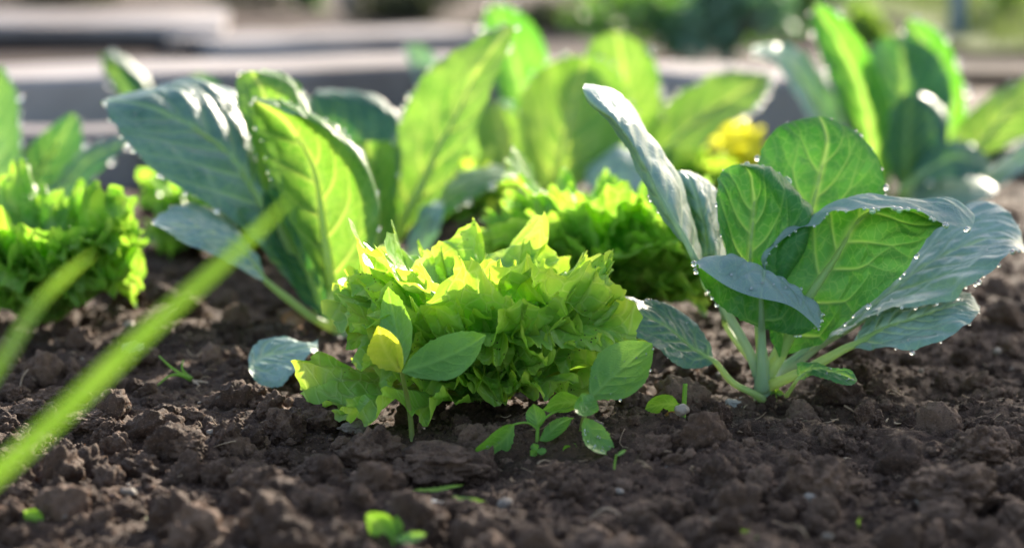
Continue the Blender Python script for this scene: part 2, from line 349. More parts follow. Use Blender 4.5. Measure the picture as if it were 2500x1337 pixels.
def leaf(plant, D, rails, mat='kohl', mid=None, pet=None, pr=(.0035, .0022), drops=(), seed=0, res=(90, 120), puff=.0020, ws=1.0, nveins=6, rib=.9, dr=.00125, pmat='petiole', ruffle=.0012, label=None, name='leaf', wob=1.0):
    nu, nv = res; K = len(rails); mid = K // 2 if mid is None else mid
    R = np.stack([resample([P(a, b, D + c / 100.) for a, b, c in rl], nv) for rl in rails], 0)   # K, nv, 3
    wd = np.linalg.norm(np.diff(R, axis=0), axis=2).mean(1) + .002; t = np.concatenate([[0], np.cumsum(wd)]); t /= t[-1]
    B = spline_matrix(t, np.linspace(0, 1, nu)); S = np.einsum('uk,kvc->vuc', B, R)
    um = int(round(t[mid] * (nu - 1)))
    L = np.linalg.norm(np.diff(R[mid], axis=0), axis=1).sum()
    v = np.linspace(0, 1, nv)
    seg = np.linalg.norm(np.diff(S, axis=1), axis=2); cum = np.concatenate([np.zeros((nv, 1)), np.cumsum(seg, 1)], 1); X = cum - cum[:, um:um + 1]
    Y = np.repeat((v * L)[:, None], nu, 1)
    hw = np.maximum(np.abs(X[:, 0]), np.abs(X[:, -1]))
    vein, dist, _ = veins_2d(X, Y, L, (v * L, hw), seed, nveins, ws)
    du = np.gradient(S, axis=1); dv = np.gradient(S, axis=0); nn = np.cross(du, dv); nn /= np.linalg.norm(nn, axis=2)[..., None] + 1e-12
    if nn[nv // 2, nu // 2, 2] < 0: nn = -nn
    edge = np.minimum(np.abs(X - X[:, :1]), np.abs(X - X[:, -1:])); taper = np.clip(np.sin(np.pi * np.clip(v, .0, 1)) * 3, 0, 1)[:, None]
    pf = puff * (1 - np.exp(-(dist / .0045 / ws)**2)) * np.clip(edge / .004, 0, 1) - puff * .5 * vein
    rf = ruffle * np.exp(-edge / .008) * noise3(S * 75 + seed * 3.1) * 2.2
    wv = .0030 * wob * fbm(S * 24 + seed * 7.7, 2)
    S = S + nn * ((pf + rf + wv) * taper)[..., None]
    # slightly uneven margin
    for c, nb in ((0, 3), (nu - 1, nu - 4)):
        dirv = S[:, c] - S[:, nb]; dirv /= np.linalg.norm(dirv, axis=1)[:, None] + 1e-9
        S[:, c] = S[:, c] + dirv * (noise3(np.stack([v * 26, v * 0 + seed, v * 0 + c], 1)) * .0011 * taper[:, 0])[:, None]
    o = mesh_obj(name, S.reshape(-1, 3), grid_faces(nv, nu), M[mat], plant, {'vein': vein.ravel()}, np.stack([X.ravel(), Y.ravel()], 1) * 10)
    if label: o['label'] = label
    if pet is not None:
        pp = [P(a, b, D + c / 100.) for a, b, c in pet]
        k = [int(nv * q) for q in (.04, .15, .3, .45, .6, .75)]
        back = S[:, um] - nn[:, um] * .0004
        path = pp + [back[i] for i in k]
        c = resample(path, 34); m_ = len(pp) / len(path)
        rad = [pr[0]] + [pr[1]] * max(1, len(pp) - 1) + [pr[1] * q * rib for q in (.9, .75, .55, .4, .3, .18)]
        V, F = tube(path, rad, 40, 10); mesh_obj('petiole', V, F, M[pmat], o)
    for side, a, b, cnt in drops:
        if side != 'S' and cnt > 3: cnt = int(cnt * 1.25)
        for q in np.linspace(a, b, cnt):
            if side != 'S' and random.random() < .03: continue
            q = min(1, max(0, q + random.uniform(-.8, .8) * (b - a) / cnt)); i = int(q * (nv - 1))
            if side == 'L': p = S[i, 0]; q_in = S[i, min(4, nu - 1)]
            elif side == 'R': p = S[i, -1]; q_in = S[i, -5]
            elif side == 'S':          # lying on the blade
                j = random.randrange(4, nu - 4); p = S[i, j]; rr = dr * random.uniform(.45, 1.0); drop(o, p + nn[i, j] * rr * .45, rr); continue
            rr = dr * (1.3 if D > 1.9 else 1) * min(1.55, random.lognormvariate(-.12, .38))
            out = p - q_in; out /= np.linalg.norm(out) + 1e-9
            drop(o, p + out * rr * .55 - np.array((0, 0, rr * .3)), rr)
    return o

def stem(plant, D, pts, rad, mat='petiole_blue', name='stem', n=24, sides=16):
    V, F = tube([P(a, b, D + c / 100.) for a, b, c in pts], rad, n, sides)
    d = fbm(V * 160, 2)[:, None] * .0003
    return mesh_obj(name, V + d, F, M[mat], plant)

# ------------------------------------------------------------------ ground
def hfun(x, y):
    p = np.stack([x, y, np.zeros_like(x)], -1)
    h = .012 * noise3(p * 5.5) + .009 * noise3(p * 15 + 4)
    a = fbm(p * 55 + 9, 3, .55); h = h + .0042 * np.abs(a)**.8 * np.sign(a + .3)
    # clumps and hollows
    h = h + .0024 * np.abs(fbm(p * 190 + 2, 3, .6))
    return h
def hfade(x, y):
    return np.clip(1 - (np.abs(x) - .9) / .5, 0, 1) * np.clip(1 - (y - 3.0) / 1.0, 0, 1)
ys = np.concatenate([[-60, -20, -5, -1, .2, .6], np.exp(np.arange(math.log(.88), math.log(2.45), .00150)), np.linspace(2.47, 4, 90), [4.5, 5, 6, 8, 12, 20, 40, 80]])
xs_f = np.arange(-.62, .62, .0024)
xs = np.concatenate([[-80, -30, -10, -4, -2, -1.2, -.9, -.75], xs_f, [.64, .75, .9, 1.2, 2, 4, 10, 30, 80]])
XX, YY = np.meshgrid(xs, ys)
ZZ = hfun(XX, YY) * hfade(XX, YY)
ZZ = ZZ - .0
gv = np.stack([XX, YY, ZZ], -1).reshape(-1, 3)
gt = np.clip(.25 + .5 * fbm(gv * 14, 2), 0, 1)
tag(mesh_obj('ground', gv, grid_faces(len(ys), len(xs)), M['soil'], None, {'tint': gt * .6}), None, None, None, 'structure')
def gz(x, y): return float(hfun(np.array([x]), np.array([y]))[0])

# crumbs
def clod_shape(sub, seed, rough=.3):
    V, F = ICO[sub]; o = seed * 13.7
    d = 1 + rough * 1.1 * noise3(V * 1.3 + o) + rough * .75 * noise3(V * 3.1 + o) + rough * .38 * noise3(V * 7.3 + o)
    if sub >= 3:
        rr = np.random.default_rng(seed + 5)
        for cnt, hgt in ((40, .30), (170, .16)) if sub < 5 else ((26, .30), (120, .17), (600, .075)):
            q = rr.normal(size=(cnt, 3)); q /= np.linalg.norm(q, axis=1)[:, None]; sz = 2.2 / cnt**.5 * rr.uniform(.5, 1.2, cnt)
            bump = np.zeros(len(V))
            for c_, z_ in zip(q, sz):
                bump = np.maximum(bump, np.sqrt(np.clip(1 - ((V - c_)**2).sum(1) / z_**2, 0, 1)) * z_ / sz.max())
            d = d + rough * 1.6 * hgt * bump
        d = d + rough * .10 * noise3(V * 30 + o)
    W = V * d[:, None] * np.array((1, .85, .72))
    return W, F
def rotm(r):
    q = r.normal(size=4); q /= np.linalg.norm(q); a, b, c, d = q
    return np.array([[1 - 2 * (c * c + d * d), 2 * (b * c - a * d), 2 * (b * d + a * c)], [2 * (b * c + a * d), 1 - 2 * (b * b + d * d), 2 * (c * d - a * b)], [2 * (b * d - a * c), 2 * (c * d + a * b), 1 - 2 * (b * b + c * c)]])
def crumbs(count, smin, smax, sub, seed, y0, y1, power=2.2):
    r = np.random.default_rng(seed); protos = [clod_shape(sub, seed * 20 + k, .34) for k in range(14)]
    ys_ = y0 + (y1 - y0) * r.random(count)**1.25; xs_ = (r.random(count) * 2 - 1) * (.235 * ys_ + .04)
    # cluster a little
    keep = noise3(np.stack([xs_ * 22, ys_ * 22, np.zeros(count)], 1)) + r.normal(size=count) * .5 > -.35
    xs_, ys_ = xs_[keep], ys_[keep]; n = len(xs_)
    s = smin * (1 - r.random(n) * (1 - (smin / smax)**power))**(-1 / power)
    zs = hfun(xs_, ys_) + s * .25; Vs = []; Fs = []; T = []; k = 0
    for i in range(n):
        V, F = protos[r.integers(14)]
        V = (V @ rotm(r).T) * s[i] + (xs_[i], ys_[i], zs[i]); Vs.append(V); Fs.append(F + k); k += len(V); T.append(np.full(len(V), r.random()**2))
    return np.concatenate(Vs), np.concatenate(Fs), np.concatenate(T)
A = crumbs(15000, .0008, .0034, 2, 1, .93, 2.0, 2.0); Bc = crumbs(2700, .0027, .0160, 3, 2, .92, 2.3, 1.5)
def crumb_obj(name, A):
    return tag(mesh_obj(name, A[0], A[1], M['clod'], None, {'tint': A[2]}), None, None, None, 'stuff')
V, F = join([(A[0], A[1]), (Bc[0], Bc[1])])
tag(mesh_obj('soil_crumbs', V, F, M['clod'], None, {'tint': np.concatenate([A[2], Bc[2]])}), 'loose dark brown soil crumbs strewn over the bed', 'soil crumbs', None, 'stuff')

# large clods, each a thing
CL = []
for k in range(9):
    V, F = clod_shape(5, 300 + k * 3, .30)
    o = mesh_obj('soil_clod', V, F, M['clod'], None, {'tint': np.clip(.25 + .7 * fbm(V * 1.5 + k, 2), 0, 1)}); CL.append(o.data); bpy.data.objects.remove(o)
def clod(px, py, wpx, hpx, label, k, rot=0., mat=None, name='soil_clod', cat='clod of soil', group='clods of soil on the bed', tilt=0.):
    g = G(px, py); d = float((g - np.array((0, 0, H))) @ CFn); s = wpx / FPX * d / 2; hz = hpx / FPX * d / 2
    me = CL[k % 9]
    if mat: me = me.copy(); me.materials.clear(); me.materials.append(M[mat])
    o = bpy.data.objects.new(name, me); COL.objects.link(o)
    o.scale = (s * .95, s * .95, hz * 1.25); o.rotation_euler = (tilt, 0, rot); o.location = (g[0], g[1] + s * .3, gz(g[0], g[1]) + hz * .45)
    return tag(o, label, cat, group)
for i, a in enumerate([
    (1080, 1150, 215, 110, 'broad lumpy brown clod below the hairy seedling in front of the lettuce'),
    (915, 1130, 170, 130, 'rough sloping clod touching the left end of the broad lumpy clod'),
    (695, 1060, 105, 100, 'knobbly dark clod left of the lettuce beneath the fallen blue leaf'),
    (790, 1040, 110, 80, 'dark crumbly clod just under the lettuce leaf edge at left'),
    (555, 1105, 80, 105, 'pale grey knobbly clod standing alone between the sunlit patch and lettuce'),
    (448, 1135, 95, 75, 'dark rounded clod just left of the pale knobbly one'),
    (735, 925, 130, 100, 'large round dark clod leaning on the fallen blue leaf'),
    (100, 925, 95, 65, 'grey rounded clod below the lettuce at the left edge'),
    (265, 1085, 80, 75, 'angular clod with a sunlit ridge in the bright patch'),
    (150, 1130, 85, 100, 'tall rounded sunlit clod beside the blurred grass blade'),
    (305, 1140, 75, 80, 'upright clod with bright rim in the sunlit patch'),
    (355, 1155, 65, 55, 'flat clod tucked against the upright rimmed clod'),
    (90, 1040, 100, 60, 'long low clod lit along its back near the left edge'),
    (45, 990, 55, 50, 'small pale clod at the left edge above the long low clod'),
    (130, 1005, 90, 70, 'spiky sunlit clod half hidden by the grass blade'),
    (40, 1225, 90, 75, 'blurred rounded clod at the left edge of the bottom'),
    (165, 1250, 90, 60, 'blurred clod beside the small yellow seedling leaf'),
    (300, 1270, 95, 70, 'blurred sunlit clod near the bottom left edge'),
    (210, 1060, 120, 50, 'flat sunlit clod crossed by the blurred grass blade'),
    (655, 1255, 120, 110, 'big blurred dark clod at the bottom between sprout and sunlit patch'),
    (745, 1290, 95, 70, 'blurred dark clod right of the big blurred one'),
    (940, 1225, 100, 60, 'smooth brown clod above the round leaved seedling'),
    (1355, 1180, 95, 70, 'smooth rounded clod on open soil right of centre'),
    (1620, 1290, 115, 85, 'pale tan blurred clod at the bottom right of centre'),
    (1850, 1230, 70, 60, 'small grey clod above the blurred leaf at bottom'),
    (2010, 1225, 190, 150, 'big rough dark clod at the bottom right'),
    (1755, 1070, 60, 85, 'upright dark clod right of the cut stem seedling'),
    (2330, 1230, 230, 150, 'large brown blurred mound at the bottom right corner'),
    (2400, 1140, 150, 110, 'dark clod carrying pale pebbles at the right edge'),
    (2480, 1110, 60, 70, 'pale clod cut off by the right edge'),
    (2120, 1060, 70, 90, 'reddish brown oblong clod on the right hand soil'),
    (1130, 1290, 90, 50, 'low blurred clod right of the pale flat stone'),
    (480, 1240, 90, 65, 'half shaded blurred clod by the green sliver of leaf'),
    (620, 1010, 90, 70, 'dark clod uphill from the pale knobbly clod'),
    (340, 870, 90, 45, 'reddish clod lit on top beside the dry twig'),
    (1480, 1310, 90, 60, 'dark blurred clod left of the pale tan one'),
]):
    px, py, w_, h_, lab = a
    clod(px, py, w_, h_, lab, i, rot=i * 1.3)
clod(1065, 1275, 115, 45, 'pale flat stone beside the round leaved seedling', 2, mat='stone_pale', name='stone', cat='stone', group='stones on the soil')
clod(862, 1058, 60, 32, 'flat grey stone under the lettuce edge', 5, mat='stone', name='stone', cat='stone', group='stones on the soil')
clod(325, 905, 45, 40, 'small cream pebble right of the blurred blade', 4, mat='stone_pale', name='stone', cat='stone', group='stones on the soil')
clod(2390, 937, 40, 14, 'thin white chip on dark soil at the right', 1, mat='stone_pale', name='stone', cat='stone', group='stones on the soil')
clod(2455, 1093, 22, 14, 'tiny blue white pebble near the right edge', 7, mat='stone_pale', name='stone', cat='stone', group='stones on the soil')
clod(2420, 1105, 34, 30, 'small tan pebble on the dark clod at right', 3, mat='stone_pale', name='stone', cat='stone', group='stones on the soil')
clod(2235, 1175, 30, 26, 'grey pebble in the soil at lower right', 6, mat='stone', name='stone', cat='stone', group='stones on the soil')
clod(1815, 975, 26, 24, 'small pale pebble by the big kohlrabi stem', 8, mat='stone_pale', name='stone', cat='stone', group='stones on the soil')
clod(1790, 990, 40, 26, 'tan pebble left of the big kohlrabi stem', 0, mat='stone_pale', name='stone', cat='stone', group='stones on the soil')
clod(700, 1225, 60, 30, 'pale blurred stone between the blurred dark clods', 2, mat='stone', name='stone', cat='stone', group='stones on the soil')

# ------------------------------------------------------------------ kohlrabi at the right, in focus
D = GD(1862, 975)
pl = empty('kohlrabi_plant', G(1862, 975), 'sharp blue-green kohlrabi plant at the right with dew beads on every leaf edge', 'kohlrabi plant', 'kohlrabi plants in the bed')
stem(pl, D, [(1862, 1000, 0), (1862, 965, 0), (1863, 920, 0), (1860, 880, 0), (1860, 850, 0)], [.0050, .0055, .0054, .0046, .0030])
leaf(pl, D, [[(1712, 650, 3), (1692, 545, 5), (1640, 430, 6), (1570, 320, 6), (1495, 243, 5), (1430, 212, 3)],
             [(1714, 650, 1), (1672, 480, 2), (1610, 365, 2), (1545, 272, 2), (1484, 213, 1), (1428, 204, 1)],
             [(1712, 650, -1), (1655, 555, -1.5), (1560, 385, -2), (1500, 298, -2.2), (1450, 256, -2), (1422, 216, -1)],
             [(1710, 652, -1), (1632, 545, 0), (1572, 430, 1.2), (1515, 320, 1.4), (1462, 262, .6), (1424, 217, 0)]],
     'kohl_blue', 2, [(1858, 930, 0), (1825, 850, 0), (1765, 745, 0), (1716, 655, 0)], (.0040, .0028), [('L', .3, .98, 4), ('R', .25, .99, 10)], 11, (70, 150), pmat='petiole_blue', puff=.001)
leaf(pl, D + .05, [[(1762, 780, 0), (1706, 650, 0), (1668, 520, 0), (1640, 432, -1), (1648, 416, -1)],
             [(1770, 780, -1), (1738, 650, -2), (1712, 520, -2), (1686, 442, -1), (1668, 416, 0)],
             [(1780, 780, 1), (1772, 640, 1), (1762, 535, 2), (1732, 455, 2), (1686, 418, 2)]],
     'kohl_blue', 1, [(1868, 920, -4), (1810, 850, -2), (1768, 785, 0)], (.003, .002), [('L', .3, .95, 4), ('S', .4, .9, 4)], 12, (60, 90))
leaf(pl, D - .005, [[(1846, 790, 0), (1782, 690, -.5), (1755, 570, -1), (1754, 455, 0), (1778, 408, 1), (1806, 401, 1.5)],
             [(1850, 790, 1), (1832, 660, 1), (1838, 545, 1), (1838, 455, 1.4), (1826, 414, 1.6), (1808, 401, 1.7)],
             [(1852, 790, 0), (1898, 695, -.6), (1948, 605, -1.5), (1968, 532, -1.6), (1918, 466, -.8), (1856, 416, .6), (1810, 402, 1.7)],
             [(1852, 790, 0), (1902, 690, 0), (1955, 597, .2), (1980, 520, .5), (1930, 452, 1.0), (1862, 407, 1.6), (1812, 400, 2.2)]],
     'kohl', 1, [(1862, 930, 0), (1856, 860, 0), (1851, 795, 0)], (.0036, .0024), [('L', .5, .95, 3), ('R', .35, .98, 9)], 13, (90, 130), ws=1.0, nveins=5)
leaf(pl, D + .035, [[(1930, 780, 0), (1890, 600, 0), (1850, 455, 1), (1856, 380, 2), (1898, 312, 3), (1960, 288, 4)],
             [(1940, 780, 2), (1962, 640, 2), (1985, 500, 2.5), (2010, 400, 3), (2018, 330, 3.5), (2000, 285, 4)],
             [(1950, 780, 0), (2062, 640, 0), (2150, 520, 1), (2156, 425, 2), (2120, 350, 3), (2062, 304, 4), (2010, 285, 4)]],
     'kohl', 1, [(1868, 930, -3), (1900, 850, -1), (1938, 785, 0)], (.0038, .0028), [('L', .45, .98, 4), ('R', .4, .97, 9)], 14, (110, 130), ws=1.25, nveins=5)
leaf(pl, D, [[(1902, 872, -1), (1868, 735, -1.2), (1883, 612, -1.6), (1984, 545, -3), (2060, 516, -4.5), (2150, 510, -5), (2250, 524, -5), (2330, 550, -4.5), (2374, 556, -4)],
             [(1903, 872, -1), (1871, 728, -1), (1886, 603, -1), (1985, 532, -1.2), (2062, 488, -1.6), (2150, 474, -2), (2250, 479, -2), (2330, 490, -2), (2378, 522, -2.5)],
             [(1906, 872, 0), (1966, 742, -1), (2045, 618, -1.2), (2108, 525, -1.3), (2180, 500, -1.2), (2270, 508, -1), (2352, 522, -2)],
             [(1912, 872, 0), (2045, 802, -3), (2155, 722, -4), (2222, 642, -4), (2285, 568, -3.6), (2335, 545, -3.2), (2376, 545, -3.2)]],
     'kohl', 2, [(1864, 940, 0), (1882, 905, 0), (1903, 872, 0)], (.0045, .0036), [('L', .18, .62, 12), ('L', .66, 1, 12), ('R', .3, .75, 5)], 15, (130, 170), ws=1.15, rib=1.0, nveins=6, ruffle=.0016)
leaf(pl, D + .02, [[(1902, 900, 0), (2010, 790, 3), (2150, 660, 5), (2290, 540, 6), (2395, 490, 6), (2465, 520, 4), (2500, 600, 2)],
             [(1903, 902, 0), (2020, 825, 1), (2160, 722, 1.5), (2280, 635, 1.5), (2390, 580, 1.5), (2460, 580, 1), (2502, 605, .5)],
             [(1906, 905, 0), (2085, 790, -1.5), (2205, 750, -2.5), (2340, 715, -3), (2430, 648, -3), (2478, 618, -2), (2503, 610, -.5)]],
     'kohl_blue', 1, [(1866, 945, -2), (1885, 920, -1), (1903, 902, 0)], (.0050, .0040), [('R', .25, 1, 17), ('L', .9, 1, 3), ('S', .08, .35, 7), ('S', .5, .9, 5)], 16, (120, 160), puff=.0020, ws=1.2, nveins=8, rib=1.0, pmat='petiole_blue')
leaf(pl, D - .01, [[(2078, 842, 0), (2118, 785, 2), (2200, 730, 3.5), (2300, 708, 4), (2372, 726, 3), (2392, 755, 2)],
             [(2078, 844, 0), (2150, 802, .5), (2240, 772, 1), (2330, 750, 1), (2392, 757, 1)],
             [(2078, 848, 0), (2140, 852, -1.2), (2235, 856, -2), (2330, 815, -2), (2375, 780, -.8), (2392, 760, .5)]],
     'kohl_blue', 1, [(1868, 945, 1), (1940, 915, 0), (2010, 880, 0), (2078, 844, 0)], (.0038, .0030), [('R', .3, .9, 4), ('L', .6, 1, 3), ('S', .1, .9, 16)], 17, (90, 110), dr=.0010, nveins=6)
leaf(pl, D - .02, [[(1857, 800, 0), (1762, 750, -1), (1706, 672, -1.8), (1700, 634, -2.4), (1708, 652, -4)],
             [(1858, 800, 0), (1806, 735, -1), (1778, 655, -1.2), (1782, 628, -2), (1778, 700, -4.2)],
             [(1860, 800, 0), (1858, 750, -1), (1856, 690, -1), (1862, 664, -2), (1856, 728, -4.8)],
             [(1862, 800, 0), (1910, 775, -1), (1938, 728, -1.2), (1942, 700, -2.2), (1932, 748, -4.6)],
             [(1863, 802, 0), (1930, 815, -1.6), (1985, 800, -2), (2004, 765, -2.6), (1998, 802, -4)]],
     'kohl', 2, [(1861, 950, 1.5), (1860, 890, .6), (1860, 805, 0)], (.0046, .0028), [('L', .4, 1, 7), ('R', .4, 1, 7), ('S', .65, .95, 8)], 18, (110, 110), ws=.8, nveins=4, pmat='petiole_blue', wob=.6)
leaf(pl, D - .015, [[(1746, 880, 0), (1706, 806, 1.5), (1640, 752, 2), (1560, 722, 1.2), (1500, 718, .2), (1478, 728, -.6)],
             [(1746, 882, 0), (1684, 838, 0), (1610, 790, 0), (1540, 752, -.6), (1478, 731, -1)],
             [(1744, 886, 0), (1690, 896, -1.2), (1605, 856, -2), (1535, 802, -2), (1492, 755, -1.6), (1477, 735, -1.2)]],
     'kohl_teal', 1, [(1862, 975, 1), (1830, 955, 0), (1785, 930, 0), (1747, 884, 0)], (.0026, .0020), [('R', .45, .8, 3), ('L', .6, 1, 4), ('S', .1, .8, 6)], 19, (80, 110), puff=.002, nveins=8, label='lowest leaf, drooping to the left and grey', dr=.0009)
leaf(pl, D - .03, [[(1948, 922, 0), (1950, 884, 0), (1985, 884, 0), (2035, 898, -.5), (2075, 905, -.6), (2092, 925, -.8)],
             [(1948, 924, 0), (1972, 905, -.3), (2020, 905, -.6), (2092, 928, -1)],
             [(1949, 928, 0), (1980, 918, -.8), (2020, 925, -1.5), (2070, 940, -1.6), (2091, 932, -1)]],
     'kohl', 1, [(1920, 965, 2), (1932, 948, 1), (1948, 925, 0)], (.0016, .0013), [('S', .4, .9, 8)], 20, (50, 70), ws=.6, nveins=4, dr=.0008)

# ------------------------------------------------------------------ kohlrabi left of the lettuce
D = GD(832, 820)
pl = empty('kohlrabi_plant', G(832, 820), 'sunlit kohlrabi plant left of the pale lettuce, its tall leaves glowing', 'kohlrabi plant', 'kohlrabi plants in the bed')
stem(pl, D, [(834, 850, 0), (834, 815, 0), (832, 780, 0), (828, 740, 0)], [.0062, .0064, .0060, .0040])
leaf(pl, D + .03, [[(792, 770, 3), (748, 600, 5), (712, 450, 7), (668, 338, 8), (602, 262, 8.5), (520, 226, 8.5), (430, 220, 7), (340, 238, 4), (266, 244, 1)],
             [(792, 770, 2), (744, 600, 3), (702, 450, 4), (654, 328, 4.5), (592, 244, 4.5), (518, 209, 4), (430, 203, 3), (340, 226, 1), (262, 240, 0)],
             [(790, 770, 0), (702, 602, -1), (624, 474, -1), (548, 368, -1), (452, 300, -1.2), (350, 262, -1.6), (260, 243, -1)],
             [(786, 775, 0), (706, 688, -1.5), (602, 566, -3), (480, 484, -4), (372, 412, -4.5), (302, 342, -4), (268, 284, -3), (256, 247, -1.5)]],
     'kohl_teal', 2, [(826, 810, -1), (812, 790, -1), (790, 768, 0)], (.0055, .0045), [('L', .5, .8, 3), ('R', .45, 1, 11), ('S', .6, .9, 4)], 21, (120, 160), puff=.0024, ws=1.5, nveins=8, rib=1.1, dr=.0014)
leaf(pl, D + .04, [[(752, 700, 0), (690, 560, -1), (625, 410, -1.5), (592, 290, -1), (574, 205, 0), (590, 178, .5)],
             [(766, 700, 1), (720, 520, 1), (684, 390, 1), (662, 285, 1), (634, 205, 1), (612, 174, 1)],
             [(778, 700, 0), (786, 500, -1), (768, 345, -1), (738, 268, 0), (696, 206, 1), (636, 174, 1.4)],
             [(780, 700, 1), (796, 500, .5), (782, 330, .8), (752, 250, 1.5), (706, 186, 2.5), (640, 168, 3)]],
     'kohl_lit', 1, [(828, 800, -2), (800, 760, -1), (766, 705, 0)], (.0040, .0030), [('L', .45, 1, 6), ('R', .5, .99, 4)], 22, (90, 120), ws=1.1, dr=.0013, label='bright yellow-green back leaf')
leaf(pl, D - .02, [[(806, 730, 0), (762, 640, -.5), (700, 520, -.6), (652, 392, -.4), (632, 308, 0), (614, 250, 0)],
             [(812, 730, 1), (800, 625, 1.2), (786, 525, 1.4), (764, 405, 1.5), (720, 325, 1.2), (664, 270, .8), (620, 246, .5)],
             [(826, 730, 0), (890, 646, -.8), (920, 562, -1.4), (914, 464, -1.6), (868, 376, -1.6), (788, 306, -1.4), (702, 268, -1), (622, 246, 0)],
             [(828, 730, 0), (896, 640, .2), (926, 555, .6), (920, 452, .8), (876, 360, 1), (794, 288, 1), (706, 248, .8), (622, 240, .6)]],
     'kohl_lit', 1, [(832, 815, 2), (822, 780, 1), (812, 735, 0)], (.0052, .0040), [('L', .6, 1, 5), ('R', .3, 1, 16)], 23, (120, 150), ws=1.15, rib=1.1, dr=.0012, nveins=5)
leaf(pl, D - .03, [[(646, 676, 1), (604, 588, 3), (545, 528, 4), (468, 506, 3.5), (404, 514, 1), (376, 540, -.5)],
             [(646, 680, 0), (596, 622, 0), (532, 572, 0), (456, 548, -1), (374, 546, -2)],
             [(642, 686, -1), (580, 652, -2), (505, 612, -3), (432, 582, -3), (390, 558, -3), (374, 549, -2.5)]],
     'kohl_blue', 1, [(816, 802, 3), (770, 780, 2), (710, 735, 1), (646, 682, 0)], (.0034, .0026), [('L', .6, 1, 4), ('S', .2, .9, 6)], 24, (80, 100), puff=.002, ws=1.0, dr=.0013)
leaf(pl, D + .01, [[(802, 800, 0), (712, 690, -.5), (655, 575, -1), (640, 470, -1)],
             [(806, 800, 0), (750, 670, 1), (695, 560, 1), (655, 465, .5)],
             [(812, 800, 0), (800, 670, -.5), (750, 540, -.5), (690, 450, 0), (665, 460, 0)]],
     'kohl_dark', 1, [(826, 820, -1), (818, 808, 0), (806, 798, 0)], (.004, .003), [], 25, (60, 90))

# ------------------------------------------------------------------ kohlrabi behind it, tall leaf leaning right
D = GD(955, 655)
pl = empty('kohlrabi_plant', G(955, 655), 'blurred kohlrabi with a tall bright leaf leaning right above the pale lettuce', 'kohlrabi plant', 'kohlrabi plants in the bed')
stem(pl, D, [(958, 680, 0), (956, 640, 0), (950, 590, 0)], [.0065, .0062, .0045])
rs = (50, 80)
leaf(pl, D, [[(944, 610, 0), (948, 455, 2), (966, 335, 3), (1015, 212, 3), (1102, 132, 2.5), (1180, 86, 2), (1240, 56, 1)],
             [(946, 610, 0), (1015, 482, 0), (1084, 335, 0), (1155, 200, 0), (1246, 64, 0)],
             [(950, 610, 0), (1066, 482, -2), (1142, 352, -2.5), (1192, 240, -2.5), (1236, 142, -1.5), (1260, 66, -.5)]],
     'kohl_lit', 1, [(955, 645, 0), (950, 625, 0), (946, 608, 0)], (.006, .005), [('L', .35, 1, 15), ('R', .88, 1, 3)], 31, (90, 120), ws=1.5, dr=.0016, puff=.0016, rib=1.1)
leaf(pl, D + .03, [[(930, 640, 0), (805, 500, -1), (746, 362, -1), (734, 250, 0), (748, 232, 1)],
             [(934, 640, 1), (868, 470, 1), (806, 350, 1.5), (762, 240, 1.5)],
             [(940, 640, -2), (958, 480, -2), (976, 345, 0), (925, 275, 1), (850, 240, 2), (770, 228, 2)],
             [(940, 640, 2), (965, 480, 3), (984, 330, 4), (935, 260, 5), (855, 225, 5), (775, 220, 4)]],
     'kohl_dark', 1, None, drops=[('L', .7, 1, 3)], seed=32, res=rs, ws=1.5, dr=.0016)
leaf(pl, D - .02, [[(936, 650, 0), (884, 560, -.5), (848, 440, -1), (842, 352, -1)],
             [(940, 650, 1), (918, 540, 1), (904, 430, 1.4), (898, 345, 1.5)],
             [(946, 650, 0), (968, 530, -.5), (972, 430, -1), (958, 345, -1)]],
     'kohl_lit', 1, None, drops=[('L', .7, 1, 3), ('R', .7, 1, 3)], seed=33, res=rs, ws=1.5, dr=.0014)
leaf(pl, D - .02, [[(1000, 610, 2), (1062, 490, 4), (1120, 432, 5), (1200, 412, 4), (1290, 418, 2)],
             [(1000, 612, 1), (1075, 505, 0), (1140, 450, 0), (1210, 428, 0), (1292, 424, 0)],
             [(1002, 616, 0), (1085, 535, -2), (1150, 485, -3), (1220, 448, -3), (1290, 430, -2)]],
     'kohl', 1, [(957, 655, 2), (975, 640, 1), (1000, 612, 0)], (.004, .003), [('L', .5, 1, 9), ('R', .5, 1, 5)], 34, rs, ws=1.5, dr=.0017)
leaf(pl, D - .03, [[(985, 640, 0), (1010, 560, 1), (1040, 505, 2), (1080, 490, 2)], [(990, 640, 0), (1025, 570, -.5), (1050, 520, -1), (1082, 494, 0)], [(995, 640, 0), (1045, 600, -2), (1075, 550, -2), (1085, 498, -1)]],
     'kohl_blue', 1, None, drops=[], seed=35, res=(30, 50), ws=1.5)

# ------------------------------------------------------------------ kohlrabi in the middle distance
D = GD(1385, 500)
pl = empty('kohlrabi_plant', G(1385, 500), 'blurred kohlrabi at back centre with a round glowing leaf and one reaching right', 'kohlrabi plant', 'kohlrabi plants in the bed')
stem(pl, D, [(1385, 520, 0), (1385, 490, 0), (1390, 440, 0)], [.008, .0075, .005])
leaf(pl, D - .03, [[(1340, 500, 0), (1278, 400, -1), (1262, 280, -1), (1298, 185, 0), (1372, 142, 1), (1428, 137, 2)],
             [(1344, 500, 2), (1368, 380, 2), (1398, 260, 2), (1428, 142, 2.4)],
             [(1350, 500, 0), (1455, 432, -1), (1532, 335, -1), (1534, 228, 0), (1496, 162, 1), (1440, 138, 2)]],
     'kohl_lit', 1, [(1383, 505, 3), (1365, 505, 2), (1344, 500, 0)], (.006, .0048), [('R', .45, 1, 8), ('L', .6, 1, 5)], 41, (80, 90), ws=2, dr=.0019, puff=.0016, rib=1.3)
